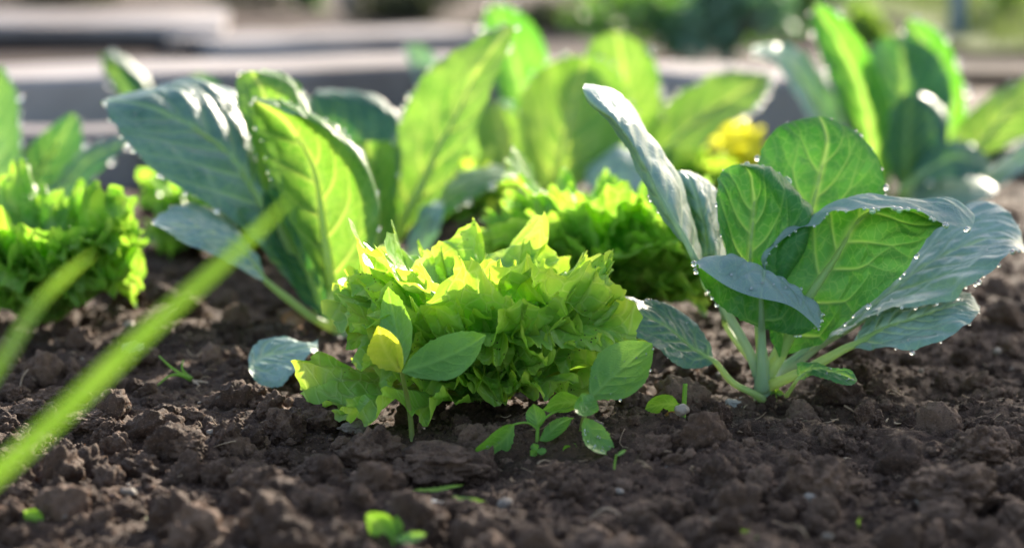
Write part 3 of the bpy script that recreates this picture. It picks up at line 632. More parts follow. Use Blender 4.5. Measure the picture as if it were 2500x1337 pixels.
leaf(pl, D + .04, [[(1480, 470, 0), (1440, 310, -1), (1420, 170, 0), (1455, 95, 1), (1500, 78, 1)],
             [(1490, 470, 1), (1515, 310, 1), (1522, 180, 1), (1505, 78, 1)],
             [(1500, 470, 0), (1598, 330, -1), (1612, 215, 0), (1584, 125, 1), (1515, 78, 1)]],
     'kohl_lit', 1, None, drops=[('R', .4, 1, 5)], seed=42, res=rs, ws=2, dr=.0018)
leaf(pl, D, [[(1500, 490, 2), (1570, 330, 4), (1660, 225, 4), (1770, 176, 3), (1872, 182, 1)],
             [(1504, 492, 1), (1620, 372, 1), (1740, 262, 1), (1880, 190, 0)],
             [(1510, 498, 0), (1665, 400, -2), (1790, 300, -2.5), (1860, 240, -2), (1886, 196, -1)]],
     'kohl_lit', 1, [(1390, 505, 0), (1450, 500, 0), (1504, 492, 0)], (.006, .005), [('L', .5, 1, 10), ('R', .72, 1, 10)], 43, (60, 90), ws=2, dr=.0022, rib=1.3)
leaf(pl, D - .12, [[(1600, 445, 0), (1575, 378, 2), (1512, 360, 3), (1450, 392, 3), (1428, 440, 1)], [(1600, 450, 0), (1560, 410, 0), (1505, 395, 0), (1430, 445, 0)], [(1600, 462, 0), (1540, 470, -2), (1475, 470, -2), (1430, 450, -.5)]],
     'kohl_blue', 1, [(1560, 560, 4), (1600, 500, 2), (1600, 452, 0)], (.004, .003), [('S', .3, .8, 3)], 44, (40, 60), ws=1.5, dr=.0018)

D = GD(1290, 440)
pl = empty('kohlrabi_plant', G(1290, 440), 'very blurred pale kohlrabi behind the back centre one, its tall leaf nearly reaching the top', 'kohlrabi plant', 'kohlrabi plants in the bed')
stem(pl, D, [(1290, 455, 0), (1290, 420, 0)], [.008, .006])
leaf(pl, D, [[(1280, 440, 0), (1232, 290, -1), (1196, 150, 0), (1182, 40, 1), (1196, 12, 1)], [(1288, 440, 1.5), (1282, 290, 1.5), (1252, 150, 1.5), (1208, 14, 1.5)], [(1300, 440, 0), (1342, 300, -1), (1342, 160, 0), (1288, 45, 1), (1220, 12, 1)]],
     'kohl', 1, None, drops=[('R', .9, 1, 2), ('R', .3, .5, 3), ('L', .9, 1, 2)], seed=51, res=rs, ws=2, dr=.0024)
leaf(pl, D - .1, [[(1250, 450, 0), (1178, 380, 0), (1158, 300, 0), (1196, 248, 1)], [(1262, 450, 1), (1232, 360, 1), (1208, 250, 1)], [(1275, 450, 0), (1298, 400, 0), (1282, 300, 0), (1216, 248, 1)]],
     'kohl_lit', 1, None, drops=[('R', .7, 1, 5)], seed=52, res=rs, ws=2, dr=.0024)
leaf(pl, D - .06, [[(1170, 440, 0), (1130, 390, 0), (1120, 320, 0)], [(1180, 440, 1), (1160, 380, 1), (1145, 290, 1)], [(1190, 440, 0), (1190, 390, 0), (1165, 300, 0)]], 'kohl', 1, None, drops=[], seed=53, res=(30, 50), ws=2)
D = GD(1060, 380)
pl = empty('kohlrabi_plant', G(1060, 380), 'faint grey-blue kohlrabi far back with one leaf tip before the boards', 'kohlrabi plant', 'kohlrabi plants in the bed')
stem(pl, D, [(1060, 390, 0), (1060, 350, 0)], [.008, .006])
leaf(pl, D, [[(1050, 380, 0), (1030, 250, 0), (1002, 160, 0), (988, 118, 0)], [(1060, 380, 1), (1052, 250, 1), (1030, 160, 1), (992, 112, .5)], [(1070, 380, 0), (1090, 260, 0), (1072, 160, 1), (1030, 112, 1), (996, 110, .5)]], 'kohl_blue', 1, None, drops=[('L', .8, 1, 2)], seed=54, res=(40, 60), ws=2, dr=.0022)

# ------------------------------------------------------------------ kohlrabi at the back right
D = GD(2215, 505)
pl = empty('kohlrabi_plant', G(2215, 505), 'blurred many-leaved kohlrabi behind the sharp one at the right edge', 'kohlrabi plant', 'kohlrabi plants in the bed')
stem(pl, D, [(2215, 525, 0), (2215, 490, 0), (2205, 440, 0)], [.0085, .008, .006])
leaf(pl, D - .02, [[(2060, 470, 0), (1990, 330, -1), (1930, 205, -1), (1882, 148, -2), (1836, 128, -3)],
             [(2070, 470, 2), (2012, 310, 2), (1962, 195, 1), (1905, 128, -.5), (1838, 119, -2.5)],
             [(2082, 470, 2), (2060, 320, 3), (2018, 200, 3.5), (1968, 130, 2.5), (1904, 108, .5), (1840, 114, -2)]],
     'kohl_blue', 1, [(2205, 500, 2), (2140, 490, 1), (2070, 470, 0)], (.006, .0048), [('L', .9, 1, 4)], 61, (60, 90), ws=2, dr=.0020, rib=1.2)
leaf(pl, D, [[(2110, 480, 0), (2068, 300, -1), (2014, 160, -1), (1978, 30, 0)], [(2130, 480, 2), (2120, 290, 2), (2066, 140, 2), (1988, 14, 1)], [(2165, 480, 0), (2182, 300, -1), (2134, 160, 0), (2066, 52, 1), (2000, 10, 1)]],
     'kohl', 1, None, drops=[('L', .65, 1, 5), ('R', .9, 1, 2)], seed=62, res=(60, 90), ws=2, dr=.0019)
leaf(pl, D + .03, [[(2180, 440, 0), (2132, 290, -1), (2112, 160, 0), (2146, 98, 1), (2180, 88, 1)], [(2196, 440, 2), (2200, 280, 2), (2204, 170, 2), (2192, 88, 1.4)], [(2216, 440, 0), (2312, 290, -1), (2318, 195, 0), (2270, 115, 1), (2200, 88, 1.4)]],
     'kohl_dark', 1, None, drops=[('R', .3, .95, 8)], seed=63, res=(60, 80), ws=2, dr=.0019)
leaf(pl, D + .06, [[(2280, 430, 0), (2258, 270, 0), (2222, 160, 0), (2204, 68, 0)], [(2296, 430, 1), (2310, 270, 1), (2280, 150, 1), (2214, 54, 1)], [(2316, 430, 0), (2356, 290, 0), (2340, 170, 0), (2292, 78, 1), (2226, 45, 1)]],
     'kohl', 1, None, drops=[('R', .3, 1, 12), ('L', .85, 1, 3)], seed=64, res=(60, 80), ws=2, dr=.0021)
leaf(pl, D - .04, [[(2196, 460, 0), (2166, 360, -1), (2176, 270, 0), (2206, 232, 1)], [(2210, 460, 2), (2215, 350, 2), (2222, 228, 1.5)], [(2232, 460, 0), (2292, 370, -1), (2294, 290, 0), (2240, 228, 1.5)], [(2236, 460, 2), (2302, 365, 3), (2304, 280, 3), (2246, 220, 3)]],
     'kohl_dark', 1, None, drops=[('R', .3, .9, 3)], seed=65, res=(60, 70), ws=1.6, dr=.0018)
leaf(pl, D - .07, [[(2214, 452, 1), (2262, 376, 2), (2330, 344, 2), (2392, 364, 1), (2420, 402, 0)], [(2212, 460, 0), (2272, 404, 0), (2340, 380, -.5), (2420, 405, -1)], [(2216, 470, 0), (2300, 430, -2), (2372, 434, -2.5), (2418, 410, -1.5)]],
     'kohl_dark', 1, [(2213, 510, 5), (2200, 490, 2), (2212, 460, 0)], (.006, .005), [('R', .3, .9, 3)], 66, (60, 80), ws=2, dr=.0016, rib=1.4)
leaf(pl, D, [[(2310, 440, 2), (2340, 310, 3), (2428, 222, 3), (2530, 172, 2)], [(2314, 444, 0), (2400, 340, 0), (2490, 250, 0), (2580, 175, 0)], [(2318, 450, -1), (2440, 365, -2), (2550, 300, -2), (2600, 190, -1)]],
     'kohl_lit', 1, [(2218, 500, 0), (2270, 470, 0), (2314, 444, 0)], (.006, .005), [('L', .2, .9, 6)], 67, (60, 80), ws=2, dr=.0018, rib=1.3)
leaf(pl, D - .03, [[(2300, 490, 2), (2392, 430, 3), (2470, 370, 3), (2580, 300, 2)], [(2300, 494, 0), (2410, 450, 0), (2490, 390, 0), (2585, 310, 0)], [(2302, 500, -1), (2420, 470, -2), (2500, 410, -2), (2585, 325, -1)]],
     'kohl_blue', 1, [(2218, 510, 2), (2260, 505, 0), (2300, 494, 0)], (.005, .004), [('R', .3, .9, 3)], 68, (40, 60), ws=2, dr=.002)
leaf(pl, D - .06, [[(2205, 500, 1), (2270, 440, 3), (2360, 430, 4), (2430, 450, 3)], [(2205, 504, 0), (2280, 468, 0), (2360, 458, 0), (2432, 460, 0)], [(2206, 510, 0), (2290, 500, -2), (2370, 500, -2), (2430, 470, -1)]],
     'kohl_blue', 1, None, drops=[('R', .5, 1, 4)], seed=69, res=(40, 60), ws=2, dr=.002)

# ------------------------------------------------------------------ kohlrabi cut by the left edge, and the one behind it
D = GD(10, 600)
pl = empty('kohlrabi_plant', G(10, 600), 'dark blurred kohlrabi cut off by the left edge above the yellow-green lettuce', 'kohlrabi plant', 'kohlrabi plants in the bed')
stem(pl, D, [(8, 620, 0), (8, 590, 0), (8, 540, 0)], [.007, .0068, .005])
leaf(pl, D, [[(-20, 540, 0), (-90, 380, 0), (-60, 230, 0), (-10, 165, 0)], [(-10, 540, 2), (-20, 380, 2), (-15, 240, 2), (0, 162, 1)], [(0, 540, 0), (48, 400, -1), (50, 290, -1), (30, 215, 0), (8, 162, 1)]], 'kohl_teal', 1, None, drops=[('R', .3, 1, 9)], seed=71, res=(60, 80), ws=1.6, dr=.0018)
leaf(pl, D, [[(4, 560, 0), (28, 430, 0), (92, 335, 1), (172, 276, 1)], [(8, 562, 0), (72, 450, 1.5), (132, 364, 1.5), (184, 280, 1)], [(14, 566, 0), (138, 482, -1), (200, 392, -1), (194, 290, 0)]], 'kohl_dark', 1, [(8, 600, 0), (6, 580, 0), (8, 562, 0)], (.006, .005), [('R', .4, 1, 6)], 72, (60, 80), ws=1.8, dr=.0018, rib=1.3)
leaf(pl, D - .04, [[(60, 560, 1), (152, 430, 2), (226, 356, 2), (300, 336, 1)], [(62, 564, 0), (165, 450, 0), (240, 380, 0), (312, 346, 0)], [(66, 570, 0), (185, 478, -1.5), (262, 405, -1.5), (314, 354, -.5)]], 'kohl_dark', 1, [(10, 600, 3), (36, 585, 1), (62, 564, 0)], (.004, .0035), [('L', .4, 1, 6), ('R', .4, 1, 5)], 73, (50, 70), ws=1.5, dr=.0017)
D = GD(375, 450)
pl = empty('kohlrabi_plant', G(375, 450), 'small blurred kohlrabi behind the large blue-green leaf at left', 'kohlrabi plant', 'kohlrabi plants in the bed')
stem(pl, D, [(380, 470, 0), (380, 430, 0)], [.007, .005])
leaf(pl, D, [[(370, 440, 0), (300, 270, -.5), (244, 140, 0)], [(380, 440, 1), (325, 260, 1), (280, 180, 1), (248, 136, .5)], [(392, 440, 0), (372, 270, 0), (330, 190, 0), (254, 134, 0)], [(392, 440, 2), (384, 260, 3), (340, 165, 3), (270, 124, 2)]], 'kohl_dark', 1, None, drops=[('L', .6, 1, 5), ('R', .8, 1, 3)], seed=74, res=rs, ws=2, dr=.002)
leaf(pl, D, [[(440, 450, 0), (420, 300, 0), (440, 210, 0), (480, 180, 1)], [(460, 450, 1), (480, 300, 1), (486, 180, 1)], [(480, 450, 0), (548, 300, 0), (536, 215, 0), (492, 180, 1)]], 'kohl_dark', 1, None, drops=[], seed=75, res=rs, ws=2)

# ------------------------------------------------------------------ lettuces
def tri(x): return 2 * np.abs(x / np.pi % 2 - 1) - 1
def frill(base, az, e0, bend, Ln, width, cup, A, seed, nt=200, nr=40):
    r_ = np.random.default_rng(seed); th = np.linspace(-1, 1, nt)[None, :]; r = np.linspace(0.02, 1, nr)[:, None]
    r = 1 - (1 - np.linspace(0.02, 1, nr)[:, None])**1.6
    ph = r_.random(10) * 6.28; k1 = r_.uniform(6, 9); kb = r_.uniform(17, 23); k2 = r_.uniform(48, 60); k3 = r_.uniform(92, 112)
    wob = th + .05 * np.sin(4 * th + ph[6]) + .016 * np.sin(11 * th + ph[7]) + .008 * np.sin(27 * th + ph[8])
    R = Ln * (1 - .30 * np.abs(th)**3) * (1 + .05 * np.sin(3 * th + ph[5]) + .045 * np.sin(8.3 * th + ph[2]))
    am = .6 + .4 * np.sin(14 * wob + ph[4])
    tooth = np.abs(np.sin(k3 * .50 * wob + ph[0]))**.8; tooth2 = 1 - np.abs(np.sin(k3 * 1.2 * wob + ph[1]))
    R = R + (r**12) * ((.0046 * am * (tooth - .35)) + .0013 * (tooth2 - .4) + .0030 * np.sin(k2 * .5 * wob + ph[9]))
    ang = th * width
    a = r * R * np.sin(ang) * (.25 + .75 * sstep(0, .6, r)); b = r * R * (.34 + .66 * np.cos(ang))
    g = sstep(.25, 1, r)**1.3; gb = sstep(.50, 1, r)**1.4; g2 = sstep(.74, 1, r)**1.15; g3 = sstep(.84, 1, r)
    m2 = 1 + .35 * np.sin(6 * th + ph[1])
    w1 = A * (g * .95 * np.sin(k1 * wob + ph[3] + .8 * r) + gb * .72 * np.sin(kb * wob + ph[8]) * m2 + g2 * .42 * np.sin(k2 * wob + ph[0]) * m2 + g3 * .16 * np.sin(k3 * wob + ph[4]))
    a = a + A * (gb * .40 * np.cos(kb * wob + ph[8] + .7) + g2 * .30 * np.cos(k2 * wob + ph[0] + .7) + g3 * .12 * np.cos(k3 * wob + ph[4] + .8))
    b = b + A * (g3 * .22 * np.sin(k2 * .7 * wob + ph[2]))
    wq = w1 + cup * a * a / Ln + A * 1.6 * g3 * (r - .84) * 4 * np.sin(kb * .8 * wob + ph[7])
    # bubbles between the veins
    wq = wq + .0022 * fbm(np.stack([a * 85, b * 85, np.full_like(a, seed)], -1), 2)
    # bend along b
    bb = np.linspace(0, Ln * 1.3, 80); psi = e0 + bend * (bb / Ln)**2.4
    cx = np.concatenate([[0], np.cumsum(np.cos(psi[:-1]) * np.diff(bb))]); cz = np.concatenate([[0], np.cumsum(np.sin(psi[:-1]) * np.diff(bb))])
    bc = np.clip(b, 0, Ln * 1.3); X = np.interp(bc, bb, cx); Z = np.interp(bc, bb, cz); ps = np.interp(bc, bb, psi)
    X = X - wq * np.sin(ps); Z = Z + wq * np.cos(ps)
    ca, sa = math.cos(az), math.sin(az)
    V = np.stack([base[0] + X * ca - a * sa, base[1] + X * sa + a * ca, base[2] + Z], -1)
    fan = np.abs(np.sin(6.5 * ang + .6 * np.sin(r * 4)))
    vein = np.maximum(np.exp(-(ang * r * 14 / (1.3 - r * .8))**2), .55 * np.exp(-(fan / .10)**2) * (1 - r) * 1.5)
    edge = np.clip(sstep(.72, 1.0, r) * (.65 + .35 * np.sin(k2 * wob + ph[0])), 0, 1) + 0 * th
    return V.reshape(-1, 3), grid_faces(nr, nt), np.clip(vein + 0 * th, 0, 1).ravel(), edge.ravel(), np.stack([(r * R * np.sin(ang) * 10).ravel(), (r * R * np.cos(ang) * 10).ravel()], 1)
def lettuce(px, py, label, rad, hgt, seed, rings, mat='lettuce', nt=200, nr=38, A=.0095, extra=()):
    g = G(px, py); root = empty('lettuce', g, label, 'lettuce', 'lettuces in the bed'); r_ = random.Random(seed); k = 0
    for n, e, bend, Ln, wdt, br in rings:
        for i in range(n):
            az = 2 * math.pi * (i + r_.uniform(-.25, .25)) / n + n * .7
            b = g + np.array((math.cos(az) * br * rad, math.sin(az) * br * rad, .004 + .02 * (1 - br) * rad))
            V, F, ve, ed, uv = frill(b, az + r_.uniform(-.2, .2), math.radians(e + r_.uniform(-7, 7)), math.radians(bend + r_.uniform(-12, 12)), Ln * rad * r_.uniform(.86, 1.12), wdt, r_.uniform(.25, .6), A * r_.uniform(.85, 1.15), seed * 100 + k, nt, nr)
            V[:, 2] = np.maximum(V[:, 2], .001 + g[2] + .002 * np.sin(V[:, 0] * 300))
            V[:, 2] = g[2] + (V[:, 2] - g[2]) * hgt
            mesh_obj('leaf', V, F, M[mat], root, {'vein': ve, 'edge': ed}, uv); k += 1
    for az, e, bend, Ln, wdt in extra:
        V, F, ve, ed, uv = frill(g + np.array((0, 0, .006)), math.radians(az), math.radians(e), math.radians(bend), Ln * rad, wdt, .3, A * .8, seed * 100 + 77 + k, nt, nr); k += 1
        V[:, 2] = np.maximum(V[:, 2], .001 + g[2])
        mesh_obj('leaf', V, F, M[mat], root, {'vein': ve, 'edge': ed}, uv)
    return root
RINGS = [(6, 38, -42, 1.18, 1.3, .12), (6, 56, -58, 1.40, 1.4, .14), (5, 68, -62, 1.50, 1.4, .16), (4, 78, -55, 1.36, 1.3, .18), (4, 82, -35, .70, 1.2, .06)]
main = lettuce(1180, 1000, 'pale green frilled lettuce in sharp focus at the centre', .0605, 1.04, 31, RINGS, 'lettuce', 660, 60, .0071, extra=[(216, 14, -34, 1.62, .9), (302, 58, -120, 1.65, 1.2), (325, 22, -40, 1.2, 1.1), (262, 30, -45, 1.05, 1.1)])
lettuce(110, 812, 'yellow-green frilled lettuce cut off by the left edge', .053, 1.25, 6, RINGS, 'lettuce_deep', 420, 38, .0062)
lettuce(1500, 792, 'blurred mid-green curly lettuce behind the pale central one', .065, .98, 8, [(n + 2, e, b, l, w_, br) for n, e, b, l, w_, br in RINGS], 'lettuce_deep', 440, 38, .0066)
lettuce(560, 640, 'dark blurred lettuce behind the sunlit kohlrabi at left', .050, 1.0, 9, RINGS[:4], 'lettuce_deep', 240, 28, .008)
lettuce(1130, 560, 'blurred yellow-green lettuce below the leaning tall leaf', .040, .9, 10, RINGS[:4], 'lettuce', 240, 28, .008)
lettuce(1665, 505, 'blurred lettuce right of the glowing back leaves', .038, .85, 12, RINGS[:4], 'lettuce', 240, 28, .008)
# bright yellow young lettuce
D = GD(1800, 420)
pl = empty('lettuce', G(1800, 420), 'small bright yellow lettuce with pointed upright leaf at the back', 'lettuce', 'lettuces in the bed')
for i, (tx, ty, bw, dd) in enumerate([(1798, 258, 34, 0), (1735, 310, 26, -1), (1862, 308, 28, -1), (1720, 385, 30, -3), (1878, 372, 30, -3), (1775, 350, 34, -4), (1830, 352, 34, -4)]):
    bx = 1800; by = 425; mx_, my_ = (bx + tx) / 2, (by + ty) / 2 + (8 if i else 0); nx, ny = (ty - by), -(tx - bx); l_ = math.hypot(nx, ny); nx, ny = nx / l_ * bw, ny / l_ * bw
    t3x, t3y = bx + (tx - bx) * .8, by + (ty - by) * .8
    leaf(pl, D, [[(bx - 4, by, 0), (mx_ + nx, my_ + ny, dd * .5 - .5), (t3x + nx * .7, t3y + ny * .7, dd), (tx, ty, dd)], [(bx, by, 0), (mx_, my_, dd * .5 + .5), (t3x, t3y, dd + .3), (tx, ty, dd)], [(bx + 4, by, 0), (mx_ - nx, my_ - ny, dd * .5 - .5), (t3x - nx * .7, t3y - ny * .7, dd), (tx, ty, dd)]],
         'lettuce_yellow', 1, None, drops=[], seed=80 + i, res=(30, 40), ws=1.5, nveins=4, ruffle=.004)

# ------------------------------------------------------------------ seedlings and weeds
def wleaf(pl, D, base, tip, w_, dd0=0, dd1=0, mat='weed', seed=0, bulge=0, curve=0, name='leaf', drops=(), tilt=1.0, res=(36, 50), label=None, fat=.5):
    bx, by = base; tx, ty = tip; ux, uy = tx - bx, ty - by; l = math.hypot(ux, uy); nx, ny = -uy / l, ux / l
    def pt(s, o, dz): return (bx + ux * s + nx * (o + curve * math.sin(math.pi * s)), by + uy * s + ny * (o + curve * math.sin(math.pi * s)), dd0 + (dd1 - dd0) * s + dz)
    hw = w_ / 2
    prof = [(0, .04), (.12, .45), (.3, .85), (fat, 1.0), (.72, .82), (.88, .48), (1, .02)]
    A_ = [pt(s, -hw * q, tilt * q) for s, q in prof]; C_ = [pt(s, hw * q, -tilt * q) for s, q in prof]; B_ = [pt(s, 0, bulge * q) for s, q in prof]
    return leaf(pl, D, [A_, B_, C_], mat, 1, None, drops=drops, seed=seed, res=res, puff=.0006, ws=.55, nveins=5, ruffle=.0006, dr=.0009, label=label, name=name, wob=.5)
def wstem(pl, D, pts, r0, r1, mat='weed_stem', hairs=0, name='stem'):
    P3 = [P(a, b, D + c / 100.) for a, b, c in pts]; parts = [tube(P3, [r0, r1], 20, 8)]
    if hairs:
        c = resample(P3, hairs); rr = np.random.default_rng(3)
        for i in range(hairs):
            d = rr.normal(size=3); d[2] *= .4; d /= np.linalg.norm(d); q = c[i] + d * r0 * .8
            parts.append(tube([q, q + d * .0006 , q + d * .0012 + (0, 0, -.0002)], [.00009, .00004], 3, 4))
    V, F = join(parts); return mesh_obj(name, V, F, M[mat], pl)

D = GD(1005, 1075)
pl = empty('seedling', G(1005, 1075), 'hairy stemmed seedling before the pale lettuce, with one leaf coloured yellow as if sunlit', 'weed seedling')
wstem(pl, D, [(1006, 1095, 0), (1004, 1040, 0), (992, 960, -1), (982, 915, -2.2), (974, 870, -2.4)], .0016, .0011, hairs=110)
wleaf(pl, D - .022, (975, 905), (948, 700), 78, .5, 2.0, 'weed', 91, .4, 6, drops=())
wleaf(pl, D - .026, (978, 908), (922, 796), 86, 0, -2.2, 'yellow_leaf', 92, 1.6, -10, label='upper leaf tinted bright yellow as if sunlit', fat=.58, tilt=1.8)  # yellow tint paints in the sun that misses this leaf
wleaf(pl, D - .030, (982, 908), (1186, 818), 104, 0, -.8, 'weed', 93, .8, 10, drops=(), fat=.5)

D = GD(1425, 1095)
pl = empty('seedling', G(1425, 1095), 'broad leaved weed seedling at the right foot of the pale lettuce', 'weed seedling')
wstem(pl, D, [(1412, 1115, 0), (1418, 1060, 0), (1430, 1000, 0), (1438, 965, .5)], .0017, .0012, hairs=60)
wleaf(pl, D, (1440, 975), (1592, 838), 130, .4, 1.5, 'weed', 94, .8, -4, drops=[('S', .2, .9, 8), ('R', .4, .9, 3)], tilt=1.5)
wleaf(pl, D - .01, (1425, 985), (1325, 1000), 50, 0, -.8, 'weed', 95, .6, 14, drops=[], tilt=1.2)
wleaf(pl, D - .012, (1420, 960), (1458, 1002), 52, 0, -1.6, 'weed', 96, .6, 10, tilt=1.2)
wleaf(pl, D - .02, (1428, 1020), (1496, 1112), 66, 0, -1.5, 'weed', 97, .5, 8, drops=[('S', .2, .9, 14)], tilt=.8)

D = GD(1315, 1105)
pl = empty('seedling', G(1315, 1105), 'small lobed leaf seedling below the centre lettuce with a long leaf to the left', 'weed seedling')
wstem(pl, D, [(1313, 1110, 0), (1312, 1060, 0), (1315, 1030, 0)], .0013, .0009, 'grass_stem')
wleaf(pl, D, (1310, 1045), (1303, 985), 46, 0, .5, 'weed', 98, .4, 0, tilt=.5)
wleaf(pl, D - .004, (1255, 1035), (1158, 1108), 58, 0, -1.5, 'weed', 99, .5, -14, tilt=.8, drops=[('S', .2, .9, 4)])
wstem(pl, D - .002, [(1312, 1048, 0), (1290, 1032, 0), (1252, 1036, 0)], .0006, .0005, 'grass_stem', name='petiole')
wleaf(pl, D - .004, (1318, 1075), (1402, 1020), 36, 0, .5, 'weed', 100, .4, -6, tilt=.6)
wstem(pl, D - .002, [(1316, 1035, 0), (1345, 1010, 0), (1400, 992, 0)], .0007, .0005, 'grass_stem', name='petiole')
D = GD(1312, 1125)
def clover(px, py, s, label, seed):
    D = GD(px, py + s); pl = empty('clover_seedling', G(px, py + s), label, 'clover seedling', 'tiny clover seedlings')
    wstem(pl, D, [(px, py + s + 8, 0), (px, py, 0)], .0005, .0004, 'grass_stem')
    for q in range(3):
        a = math.radians(90 + 120 * q + seed * 40); wleaf(pl, D - .002, (px, py), (px + math.cos(a) * s * 1.1, py + math.sin(a) * s * .8), s * .85, 0, -.4 if math.sin(a) > 0 else .4, 'weed', seed + q, .1, 0, tilt=.3, res=(16, 18), fat=.65)
clover(1310, 1098, 22, 'tiny clover under the small lobed seedling', 1); clover(1396, 1096, 20, 'tiny clover left of the broad leaved weed stem', 2)
clover(800, 985, 14, 'tiny clover at the left edge of the pale lettuce', 3); clover(1895, 958, 16, 'tiny round leaved sprout touching the big kohlrabi stem', 4)

D = GD(1668, 1060)
pl = empty('seedling', G(1668, 1060), 'cut-off mint-like seedling between the lettuce and the big kohlrabi', 'weed seedling')
wstem(pl, D, [(1665, 1075, 0), (1668, 1020, 0), (1673, 936, 0)], .0015, .0013, 'grass_stem', hairs=50)
wleaf(pl, D - .005, (1660, 985), (1575, 998), 46, 0, -1, 'weed', 101, .3, 5, tilt=1)
wleaf(pl, D - .008, (1662, 1010), (1622, 1012), 34, 0, -.8, 'dry', 102, .3, -8, tilt=.6, label='withered pale leaf')
wleaf(pl, D - .008, (1660, 1020), (1692, 1052), 34, 0, -1, 'weed', 103, .3, 2, tilt=.6)

D = GD(960, 1325) - .015
pl = empty('seedling', G(960, 1310), 'round leaved seedling out of focus at the bottom centre', 'weed seedling')
wstem(pl, D, [(965, 1345, 0), (960, 1310, 0), (975, 1290, 0)], .0010, .0007, 'grass_stem')
wleaf(pl, D, (962, 1318), (895, 1252), 58, 0, 0, 'weed', 104, .4, 0, tilt=.6, fat=.6)
wleaf(pl, D, (970, 1305), (968, 1258), 26, 0, .3, 'weed', 105, .2, 0, tilt=.3)
wleaf(pl, D - .01, (965, 1312), (1040, 1303), 26, 0, -.5, 'weed', 106, .2, 0, tilt=.4)
D = GD(95, 1290)
pl = empty('seedling', G(95, 1290), 'tiny yellow-green seedling in the sunlit soil at the bottom left', 'weed seedling')
wstem(pl, D, [(110, 1310, 0), (104, 1275, 0)], .0008, .0006, 'grass_stem'); wleaf(pl, D, (104, 1275), (58, 1245), 40, 0, -.3, 'weed', 107, .2, 0, tilt=.3, fat=.6)
D = GD(1850, 1337)
pl = empty('seedling', G(1850, 1345), 'blurred two-leaf seedling at the bottom edge right of centre', 'weed seedling')
wstem(pl, D, [(1850, 1370, 0), (1850, 1335, 0)], .001, .0007, 'grass_stem'); wleaf(pl, D, (1865, 1340), (1785, 1290), 34, 0, .5, 'weed', 108, .2, 0, tilt=.4); wleaf(pl, D - .01, (1845, 1310), (1905, 1345), 40, 0, -.5, 'weed', 109, .2, 0, tilt=.4)
D = GD(1478, 1180)
pl = empty('seedling', G(1498, 1170), 'thread-thin sprout on open soil under the drooping weed leaf', 'weed seedling')
wstem(pl, D, [(1500, 1180, 0), (1500, 1140, 0), (1505, 1108, 0)], .0005, .0004, 'grass_stem'); wleaf(pl, D, (1505, 1108), (1527, 1096), 10, 0, 0, 'weed', 110, 0, 0, tilt=.2, res=(12, 16)); wleaf(pl, D, (1495, 1168), (1452, 1165), 16, 0, 0, 'yellow_leaf', 111, 0, 0, tilt=.2, res=(12, 16))
def sliver(px0, py0, px1, py1, wpx, label, seed, lift=.4, mat='grass'):
    g = G((px0 + px1) / 2, (py0 + py1) / 2); D = GD((px0 + px1) / 2, (py0 + py1) / 2); pl = empty('short_grass', g, label, 'grass blade', 'short blades of grass on the soil')
    wleaf(pl, D - .014, (px0, py0), (px1, py1), wpx, 0, 0, mat, seed, .1, 3, tilt=.3, res=(14, 40), name='blade')
sliver(1005, 1196, 1132, 1182, 12, 'thin grass blade lying below the broad lumpy clod', 120); sliver(1085, 1205, 1190, 1226, 14, 'second grass blade lying just beneath the first', 121)
sliver(355, 1262, 405, 1238, 16, 'short green sliver in the half shade at bottom left', 122); sliver(1755, 1240, 1762, 1180, 12, 'upright grass tip on dark soil right of centre', 123)
sliver(2090, 1300, 2102, 1262, 10, 'tiny green sprout at the bottom right', 124)

# grass sprout with root
g = G(470, 935); D = GD(470, 935)
pl = empty('grass_sprout', g, 'uprooted grass sprout with bare roots on dark soil left of the fallen leaf', 'grass sprout')
for i, pts in enumerate([[(470, 925, 0), (430, 905, -.5), (388, 868, 0)], [(468, 928, 0), (420, 915, -1), (385, 940, -1)], [(470, 925, 0), (445, 900, 0), (448, 878, .3)]]):
    V, F = tube([P(a, b, D + c / 100. - .01) for a, b, c in pts], [.0011, .0004], 14, 6, .4); mesh_obj('blade', V, F, M['grass_stem'], pl)
for pts in [[(470, 928, 0), (490, 945, -.5), (508, 970, -.5)], [(472, 928, 0), (480, 955, -.6), (455, 985, -.5)], [(475, 930, 0), (510, 935, -.3), (540, 950, -.2)]]:
    V, F = tube([P(a, b, D + c / 100. - .01) for a, b, c in pts], [.0009, .0003], 12, 6); mesh_obj('root', V, F, M['root'], pl)
def litter(name, pts, r0, r1, mat, label, cat, group=None, D=None, off=-.01):
    D = D or GD(pts[0][0], pts[0][1]); V, F = tube([P(a, b, D + c / 100. + off) for a, b, c in pts], [r0, (r0 + r1) / 2, r1], 22, 8)
    V = V + noise3(V * 260)[:, None] * .0003
    tag(mesh_obj(name, V, F, M[mat]), label, cat, group)
litter('twig', [(470, 890, 0), (485, 868, 0), (512, 846, 0)], .0014, .0009, 'twig', 'short pale twig sticking up behind the grass sprout', 'twig', 'dry twigs on the soil')
litter('twig', [(1695, 925, 0), (1712, 905, 0)], .0012, .0010, 'twig', 'stubby pale twig left of the big kohlrabi', 'twig', 'dry twigs on the soil')
litter('twig', [(1760, 920, 0), (1775, 938, -.3), (1790, 955, -.5)], .0013, .0009, 'twig', 'short curved twig beneath the drooping kohlrabi leaf', 'twig', 'dry twigs on the soil')
litter('twig', [(2010, 885, 0), (2050, 878, 0), (2085, 868, 0)], .0007, .0005, 'twig', 'thin straight twig lying above the smallest kohlrabi leaf', 'twig', 'dry twigs on the soil')
litter('twig', [(2130, 925, 0), (2145, 912, 0), (2158, 898, 0)], .0007, .0005, 'twig', 'thin tilted twig right of the smallest kohlrabi leaf', 'twig', 'dry twigs on the soil')
